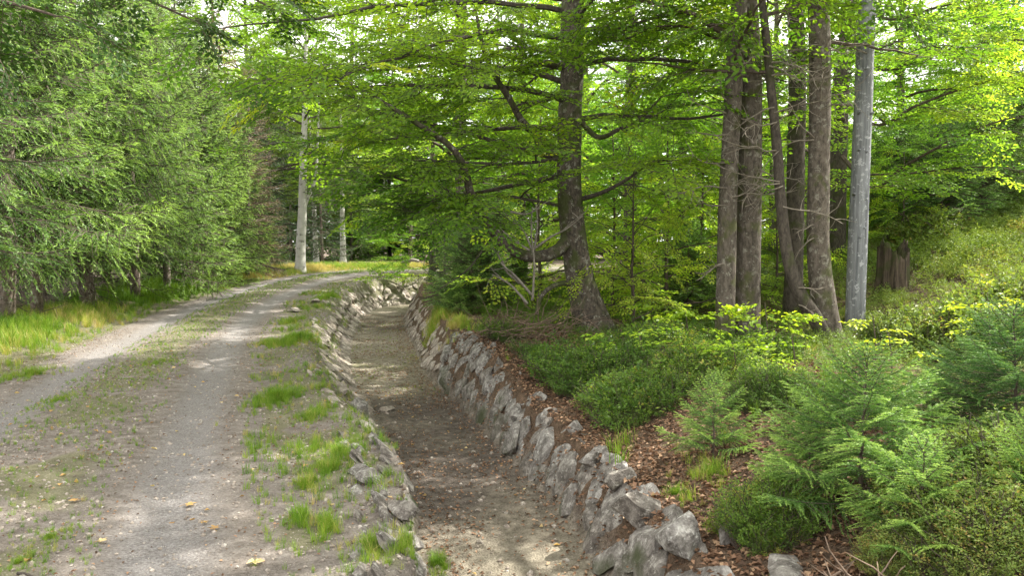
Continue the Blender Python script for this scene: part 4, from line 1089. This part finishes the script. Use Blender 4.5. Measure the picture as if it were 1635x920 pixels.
def stamps(assets, P, sc, tone, rng, tilt=.15, jit=.12, zs=None):
    """many copies of small assets standing on the ground in one mesh"""
    Vv = []; Ff = []; Aa = []; n0 = 0
    which = rng.integers(0, len(assets), len(P))
    for a, (V_, F_) in enumerate(assets):
        m_ = which == a; k = m_.sum()
        if not k: continue
        an = rng.uniform(0, 6.28, k)
        Z = np.array([0, 0, 1.]) + rng.normal(0, tilt, (k, 3))
        V2, F2 = stamp(V_, F_, P[m_], np.stack([np.cos(an), np.sin(an), 0 * an], -1), Z, sc[m_])
        Vv.append(V2); Ff.append(F2 + n0); n0 += len(V2)
        nb_ = len(V_)
        Aa.append(np.clip(np.repeat(tone[m_], nb_) + np.repeat(rng.normal(0, jit, k * (nb_ // 5 + 1)), 5).reshape(k, -1)[:, :nb_].ravel(), 0, 1))
    return np.vstack(Vv), np.vstack(Ff), np.concatenate(Aa)
def scatter(n, x0, x1, y0, y1, keep, rng, ypow=1.0):
    X = rng.uniform(x0, x1, n); Y = y0 + (y1 - y0) * rng.random(n) ** ypow
    H_, T_, R_, TL2, TR2, A2 = fields(X, Y)
    m_ = keep(X, Y, T_, R_, TL2, TR2, A2, rng.random(n))
    return np.stack([X[m_], Y[m_], H_[m_]], -1), R_[m_], TR2[m_], TL2[m_]
SL = lambda A2: 0.10 + 0.70 * sm(5.5, 10.5, A2)
P = []; Sc = []; To = []
def addg(p, sc, tone): P.append(p); Sc.append(sc); To.append(tone)
# verge left of the track
p, r_, _, _ = scatter(26000, -16, -2.6, 3.5, 48, lambda X, Y, T, Rr, a, b, A2, u: (T < 0) & (Rr < -1.35 - .25 * vnoise(X, Y)) & (Rr > -4.4) & (u < sm(-1.3, -2.0, Rr) * (.35 + .65 * sm(.3, .6, fbm(X * .5, Y * .5, 2, 6)))), rngG)
n1 = fbm(p[:, 0] * .35 + 4, p[:, 1] * .35, 3, 8)
addg(p, (.10 + .26 * sm(-1.5, -2.8, r_)) * rngG.uniform(.6, 1.3, len(p)), np.clip(.36 + .3 * sm(28, 36, p[:, 1]) + 1.8 * (n1 - .45) + .16 * rngG.normal(0, 1, len(p)), 0, 1))
# bright lush clump on the far verge
p, r_, _, _ = scatter(1500, -13, -7.5, 22, 31, lambda X, Y, T, Rr, a, b, A2, u: (Rr < -2.2) & (Rr > -4.2), rngG)
addg(p, rngG.uniform(.35, .6, len(p)), np.full(len(p), .42))
# grass between the ruts (short)
p, r_, _, _ = scatter(52000, -11, .5, 2.6, 44, lambda X, Y, T, Rr, a, b, A2, u: (T < 0) & (np.abs(Rr + .08) < .5 + .25 * vnoise(X * 2, Y * 2)) & (u < .85 * sm(.36, .56, fbm(X * 1.3, Y * 1.3, 3, 11) + .14 * sm(4.5, 8, Y) + .10 * (Rr < -.2))), rngG, 1.4)
addg(p, rngG.uniform(.018, .05, len(p)) * (1 + .03 * p[:, 1]), np.clip(rngG.normal(.42, .2, len(p)), .1, 1))
# shoulder between track and ditch: patches
def sh(X, Y, T, Rr, a, b, A2, u):
    pt = fbm(X * .75 + 3, Y * .75 + 1, 3, 13)
    return (T < 0) & (Rr > 1.35) & (a > -.03 + .35 * SL(A2)) & (u < (.26 + .28 * sm(.50, .68, pt + .05 * sm(1.4, 2.2, Rr))))
p, r_, _, tl_ = scatter(42000, -8.5, 1, 2.4, 32, sh, rngG, 1.3)
addg(p, rngG.uniform(.02, .06, len(p)) * (1 + 1.4 * sm(.5, .7, fbm(p[:, 0] * .75 + 3, p[:, 1] * .75 + 1, 3, 13))) * (1 + .012 * p[:, 1]), np.clip(rngG.normal(.5, .22, len(p)), .05, 1))
# manual bright patches seen in the photo (pixel centre, radius m, count, height)
def gpatch(px, py, rad, n, h, tone, z=0.0):
    d = ray(px, py)
    for _ in range(10):
        Yq = (CAMH - z) / -d[2] * d[1]; c_ = d * (Yq / d[1]); z = .5 * z + .5 * hz1(c_[0], c_[1])
    an = rngG.uniform(0, 6.28, n); rr_ = rad * np.sqrt(rngG.random(n))
    rr_ = rad * .62 * np.abs(rngG.normal(0, 1, n)); X = c_[0] + rr_ * np.cos(an) * .62; Y = c_[1] + rr_ * np.sin(an) * 1.6
    addg(np.stack([X, Y, hz(X, Y)], -1), rngG.uniform(.35, 1.15, n) * h * np.exp(-.25 * (rr_ / rad) ** 2), np.clip(rngG.normal(tone + .06, .16, n) + .12 * rr_ / rad, 0, 1))
for a in [(440, 640, .42, 200, .17, .34), (500, 665, .3, 100, .12, .36), (545, 725, .34, 100, .11, .42), (500, 720, .3, 50, .09, .5), (520, 750, .3, 60, .12, .45), (480, 830, .2, 34, .15, .4), (520, 850, .2, 32, .15, .45), (490, 780, .2, 26, .13, .45),
          (470, 545, .6, 320, .20, .33), (430, 550, .4, 120, .15, .5), (525, 474, .7, 420, .17, .35), (465, 515, .5, 160, .16, .45), (590, 880, .25, 80, .12, .45), (650, 870, .2, 60, .1, .45), (700, 905, .15, 60, .12, .35),
          (695, 520, .5, 130, .28, .6), (735, 520, .5, 110, .26, .65), (700, 500, .5, 120, .28, .6), (1130, 755, .3, 60, .13, .5), (45, 600, .5, 120, .14, .4), (80, 860, .25, 120, .045, .45), (30, 900, .2, 90, .045, .4), (250, 580, .5, 200, .05, .4), (90, 640, .5, 240, .05, .4), (1080, 790, .2, 40, .08, .4)]:
    gpatch(*a)
# few blades in the ditch and on the right bank
p, _, tr_, _ = scatter(9000, -5, 22, 3, 30, lambda X, Y, T, Rr, a, b, A2, u: (T > 0) & (b > .25) & (u < .12 + .5 * sm(.5, .65, fbm(X * .5, Y * .5, 2, 21)) * (b > 2.5)), rngG, .9)
addg(p, rngG.uniform(.08, .30, len(p)), np.clip(rngG.normal(.55, .2, len(p)), .1, 1))
p, _, _, _ = scatter(7000, -6, 1, 11, 24, lambda X, Y, T, Rr, a, b, A2, u: (a < 0) & (b < 0) & (u < sm(.45, .65, fbm(X * 1.2, Y * 1.2, 2, 23))), rngG)
addg(p, rngG.uniform(.02, .05, len(p)), np.clip(rngG.normal(.6, .15, len(p)), .1, 1))
Pg = np.vstack(P); Sg = np.concatenate(Sc); Tg = np.concatenate(To)
Vg, Fg, Ag = stamps(TU, Pg, Sg, Tg, rngG)
print("grass tufts", len(Pg))
link("grass", mesh("grass", Vg, Fg, M['grass'], var=Ag), kind="stuff")

# ------------------------------------------------------------------ shrubs: bilberry, heath
def shrublet(rng, h=1.0, stems=9, per=16, leaf=.09, wide=.5):
    """upright leafy stems as used for bilberry and heath"""
    Pp = []; Dd = []; tb = Bag()
    for i in range(stems):
        a = rng.uniform(0, 6.28); r = wide * .5 * math.sqrt(rng.random()); b0 = np.array([r * math.cos(a) * .6, r * math.sin(a) * .6, -.03])
        pt = grow(rng, b0, (math.cos(a) * .55, math.sin(a) * .55, 1.0), h * rng.uniform(.6, 1.05), 5, .16, .03)
        tb.add(*tube(pt, np.linspace(.010, .004, 6), 3))
        for j in range(per):
            f = rng.uniform(.25, 1) ** .8 * 5; k = min(int(f), 4); q = pt[k] + (pt[k + 1] - pt[k]) * (f - k)
            d = rng.normal(0, 1, 3); d[2] = abs(d[2]) * .5
            Pp.append(q + nrm(d) * rng.uniform(0, .09)); Dd.append(d)
    Pp = np.array(Pp); Dd = np.array(Dd)
    Vl, Fl = leaves(Pp, Dd, np.array([0, 0, 1.]) + rng.normal(0, .5, (len(Pp), 3)), leaf * rng.uniform(.7, 1.2, len(Pp)), leaf * .55)
    return Vl, Fl, np.vstack(tb.V), np.vstack(tb.F)
rngS = rs(1200)
SH = [shrublet(rngS, per=p_, stems=s_, leaf=l_) for p_, s_, l_ in ((24, 11, .08), (14, 7, .13), (30, 12, .06), (20, 9, .10), (9, 5, .16), (26, 12, .075))]
SHF = [shrublet(rngS, per=40, stems=15, leaf=.05) for _ in range(5)]
def shrubmass(name, P, sc, tone, mat, label=None, cat=None, group=None, kind=None, seed=1, assets=SH):
    rng = rs(seed)
    Vv, Ff, Aa = stamps([(a[0], a[1]) for a in assets], P, sc, tone, rng, .25, .14)
    if kind == "stuff": return link(name, mesh(name, Vv, Ff, M[mat], var=Aa), kind=kind)
    rng = rs(seed)
    c_ = P.mean(0); c_[2] = hz1(c_[0], c_[1])
    t_ = thing(name, c_, label, cat, group)
    me = mesh("leaves", Vv - c_, Ff, M[mat], var=Aa); link("leaves", me, t_)
    k = len(P); which = rng.integers(0, len(assets), k); sb = Bag()
    for a in range(len(assets)):
        m_ = which == a
        if m_.any():
            an = rng.uniform(0, 6.28, m_.sum()); F_ = assets[a][3]; F_ = F_[F_[:, 2] != F_[:, 3]] if F_.shape[1] == 4 else F_
            V2, F2 = stamp(assets[a][2], F_, P[m_], np.stack([np.cos(an), np.sin(an), 0 * an], -1), np.array([0, 0, 1.]) + rng.normal(0, .25, (m_.sum(), 3)), sc[m_]); sb.add(V2 - c_, F2)
    link("stems", sb.mesh("stems", M['twig']), t_)
    return t_
def bush(px, py, rad, h, n, mat, tone, label, seed, name="bilberry_bush", group="low bushes on the right bank", assets=None, Y=None):
    rng = rs(seed)
    if Y is None:
        d = ray(px, py); z = .3
        for _ in range(14):
            Yq = (CAMH - z) / -d[2] * d[1]; p = d * (Yq / d[1]); z = .6 * z + .4 * hz1(p[0], p[1])
    else: p = np.array([(px - CX) / FPX * Y, Y, 0])
    an = rng.uniform(0, 6.28, n); rr_ = rad * rng.random(n) ** .6
    X = p[0] + rr_ * np.cos(an); Yv = p[1] + rr_ * np.sin(an)
    ok = fields(X, Yv)[4] > .55; X = X[ok]; Yv = Yv[ok]; rr_ = rr_[ok]; n = len(X)
    hh = h * (1.05 - .55 * (rr_ / rad) ** 2) * rng.uniform(.5, 1.25, n)
    cl = 'bilberry bush' if name.startswith('bil') else name.replace('_', ' ')
    return shrubmass(name, np.stack([X, Yv, hz(X, Yv)], -1), hh, np.clip(rng.normal(tone, .22, n), 0, 1), mat, label, cl, group, seed=seed, assets=assets or SH)
BL = [(1222, 850, .26, .30, 90, 'bilberry', .6, "bright green bilberry bush in front of the biggest young spruce"),
      (1000, 652, .62, .36, 200, 'bilberry', .45, "wide dark bilberry bush hanging over the brown leaves left of the pale young spruce"),
      (885, 608, .75, .36, 240, 'bilberry', .25, "dark spreading bush on the wall top below the mossy beech"),
      (960, 600, .7, .36, 170, 'bilberry', .3, "shaded bush right below the mossy beech trunk"),
      (1105, 600, .6, .34, 180, 'bilberry', .55, "leafy bush at the foot of the touching trunks"),
      (1180, 598, .4, .26, 120, 'bilberry', .35, "dark bush just right of the touching trunks' foot"),
      (1230, 575, .4, .34, 110, 'bilberry', .45, "bush between the touching trunks and the reddish one"),
      (815, 575, .5, .32, 100, 'bilberry', .2, "shaded low bush at the edge of the eroded bank"),
      (1540, 560, .7, .6, 240, 'heath', .35, "rounded pale green shrub below the yellow leaved sapling"),
      (1445, 540, .5, .4, 170, 'heath', .3, "pale green shrub in front of the rotten stump"),
      (1600, 520, .8, .6, 200, 'heath', .45, "olive green shrub on the slope near the right edge"),
      (1500, 850, .28, .32, 120, 'heath', .55, "yellowish low shrub at the foot of the light green young spruce"),
      (1570, 880, .35, .34, 150, 'heath', .6, "olive and yellow low shrub in the lower right corner"),
      (1430, 905, .16, .2, 50, 'heath', .75, "small dry tinged shrub at the bottom edge"),
      (1620, 800, .3, .4, 120, 'heath', .4, "pale shrub at the right edge below the dark young spruce"),
      (1480, 455, .9, .7, 220, 'heath', .5, "yellow green shrub behind the rotten stump"),
      (1230, 640, .35, .3, 70, 'bilberry', .3, "small dark bush by the patch of bare brown leaves"),
      (780, 545, .5, .35, 110, 'bilberry', .4, "bush behind the yellow tussock on the ditch edge"),
      (1050, 565, .7, .42, 170, 'bilberry', .5, "tall leafy bush between the mossy beech and the touching trunks"),
      (1345, 660, .4, .3, 100, 'bilberry', .35, "dark bush behind the top of the biggest young spruce")]
for i, (px, py, rad, h, n, mt, tn, lb) in enumerate(BL):
    bush(px, py, rad, h, n * 2 if rad < .4 else n, mt, tn, lb, 40 + i, name="bilberry_bush" if mt == 'bilberry' else "heath_shrub", assets=SHF if (py > 700 or True) and rad < .4 else SH)
# yellow saplings
def sapling(px, py, Y, n, label, seed, H=.5, mat='yellow', leaf=.055, spread=.25):
    rng = rs(seed); p = at(px, py, Y); g0 = hz1(p[0], p[1])
    t_ = thing("beech_sapling", (p[0], p[1], g0), label, "sapling")
    cr = Crown(seed, leaf, .8, (.1, .9), L=.24, wide=.6); hh = p[2] - g0
    st = resample([(0, 0, -.03), (.03, 0, hh * .5), (0, .02, hh + .05)], 8); tb = Bag(); tb.add(*tube(st, np.linspace(.012, .004, 8), 5))
    for i in range(n):
        a = rng.uniform(0, 6.28); q = st[rng.integers(5, 8)] + [0, 0, rng.uniform(-.15, .12)]
        cr.put(q + np.array([math.cos(a), math.sin(a), 0]) * rng.uniform(0, spread), (math.cos(a), math.sin(a), rng.uniform(-.25, .1)), rng.uniform(.7, 1.2))
    link("stem", tb.mesh("stem", M['twig']), t_); link("leaves", cr.build(M[mat], True), t_)
sapling(1578, 475, 8.0, 9, "bright yellow leaved sapling in the pale shrubs near the right edge", 81)
sapling(1420, 540, 7.0, 4, "small yellow leaved sapling in front of the rotten stump", 82, spread=.14)
sapling(1395, 512, 7.6, 3, "thin yellow green sapling right at the foot of the grey pole", 83, spread=.1)
sapling(1095, 505, 9.6, 16, "ragged leafy beech sapling between the mossy beech and the touching trunks", 85, mat='beech', leaf=.075, spread=.5)
sapling(1222, 490, 9.4, 16, "ragged leafy beech sapling in front of the gap beside the touching trunks", 86, mat='beech', leaf=.07, spread=.45)
sapling(1020, 535, 9.0, 12, "low ragged beech sapling in the bushes right of the mossy beech foot", 87, mat='beech_sun', leaf=.07, spread=.45)
sapling(1265, 545, 7.6, 11, "leafy beech sapling in front of the crooked trunk's foot", 88, mat='beech', leaf=.06, spread=.35)
sapling(1170, 555, 7.8, 10, "low beech sapling at the upper end of the bare brown leaves", 89, mat='beech_sun', leaf=.06, spread=.35)
# low undergrowth covering the right bank (cannot be counted)
def ug(X, Y, T, Rr, a, b, A2, u):
    pt = fbm(X * .55 + 7, Y * .55, 3, 31)
    d_ = sm(.7, 1.6, b + .9 * (pt - .5)) * sm(.40, .55, pt + .16 * sm(2, 5, b) + .12 * sm(8, 12, Y))
    bare = 0
    for (bx, by, br_) in ((.1, 9.2, .25), (.3, 8.4, .3), (.45, 7.5, .4), (.7, 6.6, .55), (.9, 5.7, .65), (1.1, 4.9, .55), (1.2, 4.2, .45), (1.25, 3.5, .4), (2.3, 6.9, .55), (1.75, 5.8, .5), (1.6, 5.2, .35), (1.45, 3.1, .35)):
        bare = bare + np.exp(-(((X - bx) / br_) ** 2 + ((Y - by) / (br_ * 1.3)) ** 2) * 1.3)
    return (T > 0) & (u < d_ * (1 - np.clip(bare * 1.6, 0, 1))) & (np.abs(X) < Y * .72 + 1.5)
p, _, tr_, _ = scatter(9000, -5, 18, 2.6, 24, ug, rngS, .8)
sun_side = sm(.22, .42, p[:, 0] / p[:, 1])
nz = fbm(p[:, 0] * .6, p[:, 1] * .6, 3, 41)
hh = (.12 + .22 * nz + .16 * sm(6, 9, tr_)) * rngS.uniform(.7, 1.2, len(p))
near = p[:, 1] < 6.5
isH = (rngS.random(len(p)) < sun_side)
print("undergrowth", len(p))
for nm_, mk, mat, ass, tn in (("undergrowth", ~isH & ~near, 'bilberry', SH, .35), ("undergrowth", isH & ~near, 'heath', SH, .45), ("undergrowth", ~isH & near, 'bilberry', SHF, .45), ("undergrowth", isH & near, 'heath', SHF, .5)):
    if mk.any(): shrubmass(nm_, p[mk], hh[mk], np.clip(tn + .9 * (fbm(p[mk][:, 0] * .4, p[mk][:, 1] * .4, 3, 51) - .5) + rngS.normal(0, .08, mk.sum()), 0, 1), mat, kind="stuff", seed=60, assets=ass)

# ------------------------------------------------------------------ fallen leaves, pebbles
def litter(name, P, size, mat, seed, lo=0, hi=1, flat=.35):
    rng = rs(seed); n = len(P); an = rng.uniform(0, 6.28, n)
    Nn = np.array([0, 0, 1.]) + rng.normal(0, flat, (n, 3)); D = np.stack([np.cos(an), np.sin(an), rng.normal(0, flat * .8, n)], -1)
    V_, F_ = leaves(P + [0, 0, .008], D, Nn, size * rng.uniform(.6, 1.2, n), size * rng.uniform(.4, .8, n), fold=.3)
    return link(name, mesh(name, V_, F_, M[mat], var=np.repeat(rng.uniform(lo, hi, n), 4)), kind="stuff")
rngL = rs(1500)
p1, _, _, _ = scatter(110000, -2.5, 5.5, 2.8, 13, lambda X, Y, T, Rr, a, b, A2, u: (b > .0) & (b < 4) & (X < Y * .7) & (u < np.where(b < .25, .45, .98 - .16 * b)), rngL, 1.4)
litter("leaf_litter", p1, .048, 'litter', 1)
p2, _, _, _ = scatter(60000, -5, 2, 2.8, 27, lambda X, Y, T, Rr, a, b, A2, u: (a < .02) & (b < .08) & (u < np.clip(.12 + .9 * sm(-.45, .0, b) + .6 * sm(.45, .62, fbm(X * 1.4, Y * 1.4, 2, 61)), 0, 1)), rngL, 1.3)
litter("leaf_litter", p2, .036, 'litter', 2, .2, 1)
p3, _, _, _ = scatter(34000, -11, 1, 2.6, 26, lambda X, Y, T, Rr, a, b, A2, u: (a > .1) & (Rr > -2.2) & (u < np.clip(1 - 1.0 * np.exp(-((np.abs(Rr) - .9) / .3) ** 2), .04, 1) * (.15 + .85 * sm(.42, .6, fbm(X, Y, 2, 71)))), rngL, 1.6)
litter("leaf_litter", p3, .026, 'litter', 3, .0, 1)
p4, _, _, _ = scatter(420, -6, 1, 2.6, 14, lambda X, Y, T, Rr, a, b, A2, u: (T < .5) & (u < .6), rngL, 1.3)
litter("leaf_litter", p4, .055, 'litter_y', 4)
# single large leaves on the track
def bigleaf(px, py, L, label, seed, tone):
    d = ray(px, py); p = d * (CAMH / -d[2]); p[2] = hz1(p[0], p[1]) + .012
    rng = rs(seed); Pq = np.repeat([[0, 0, 0.0]], 5, 0); an = np.linspace(-1.9, 1.9, 5)
    V_, F_ = leaves(Pq, np.stack([np.cos(an), np.sin(an), .25 + 0 * an], -1), np.array([0, 0, 1.]) + rng.normal(0, .2, (5, 3)), L * np.array([.55, .85, 1, .85, .55]), L * .45, .15)
    st = tube(np.array([[0, 0, 0], [-L * .5, .01, .004], [-L * .9, .0, 0]]), [.0016] * 3, 4)
    bg_ = Bag(); bg_.add(V_, F_, tone); bg_.add(st[0], st[1], .2)
    o_ = link("fallen_leaf", bg_.mesh("fallen_leaf", M['litter_y']), None, p, label, "leaf", "large fallen leaves on the track"); o_.rotation_euler = (0, 0, seed * 1.7)
for i, (px, py, L, lb, tn) in enumerate([(407, 885, .07, "pale curled leaf on the track near the bottom edge, largest of all", 1.0), (300, 793, .06, "tan leaf lying at the right side of the light wheel rut", .6), (342, 832, .055, "yellow brown leaf on the dark strip right of the light wheel rut", .3),
                                         (122, 797, .05, "orange leaf on the grassy strip between the ruts", .4), (325, 820, .04, "small yellow leaf just above the yellow brown one", .5), (160, 858, .045, "yellow leaf below the orange one at the grassy strip", .9)]):
    bigleaf(px, py, L, lb, 3 + i, tn)
# little wooden stake and stick at the lower left corner
d = ray(47, 915); p = d * (CAMH / -d[2]); z0 = hz1(p[0], p[1])
bk = Bag(); bk.add(*tube(np.array([[0, 0, -.02], [0, 0, .02], [.002, 0, .035]]), [.022, .02, .014], 7, .1)); link("wood_chip", bk.mesh("wood_chip", M['dead']), None, (p[0], p[1] - .06, z0), "pale upright wood chip at the lower left corner of the track", "wood chip")
bk = Bag(); bk.add(*tube(grow(rs(3), (-.06, 0, .02), (1, .1, .0), .16, 5, .15), [.008, .008, .007, .006, .005, .003], 6)); link("stick", bk.mesh("stick", M['bark_dark']), None, (p[0], p[1], z0), "short dark stick behind the pale wood chip", "stick")
# log end at the bend
lg = Bag(); q = at(655, 412, 46); lg.add(*tube(np.array([[-.5, 0, .35], [.1, 0, .5], [.5, .1, .42]]), [.10, .11, .09], 10, .05)); lg.add(*tube(np.array([[-.25, 0, .45], [-.3, 0, -.1]]), [.06, .07], 8)); lg.add(*tube(np.array([[.1, 0, .5], [.05, 0, .8]]), [.05, .04], 7))
link("log", lg.mesh("log", M['dead'], True), None, (q[0], q[1], hz1(q[0], q[1])), "pale broken log at the end of the track by the bend", "log")
# pebbles
ico = rock(5, 1, 6); icb = rock(6, 1, 6)
p5, rr5, _, _ = scatter(60000, -9, 1.2, 2.6, 16, lambda X, Y, T, Rr, a, b, A2, u: (a > .0) & (Rr > -2.1) & (u < .55 + .4 * (np.abs(np.abs(Rr) - .9) > .35)), rngL, 1.7)
sc5 = .0035 + .016 * rngL.random(len(p5)) ** 5
V5, F5, A5 = stamps([(ico[0], ico[1]), (icb[0], icb[1])], p5, sc5, rngL.random(len(p5)), rngL)
link("gravel", mesh("gravel", V5, F5, M['stone_tan'], var=A5), kind="stuff")
p6, _, _, _ = scatter(7000, -5, 2, 2.6, 22, lambda X, Y, T, Rr, a, b, A2, u: (a < .3) & (b < .1), rngL, 1.4)
V5, F5, A5 = stamps([(ico[0], ico[1]), (icb[0], icb[1])], p6, .006 + .03 * rngL.random(len(p6)) ** 5, rngL.random(len(p6)), rngL)
link("gravel", mesh("gravel", V5, F5, M['stone_tan'], var=A5), kind="stuff")
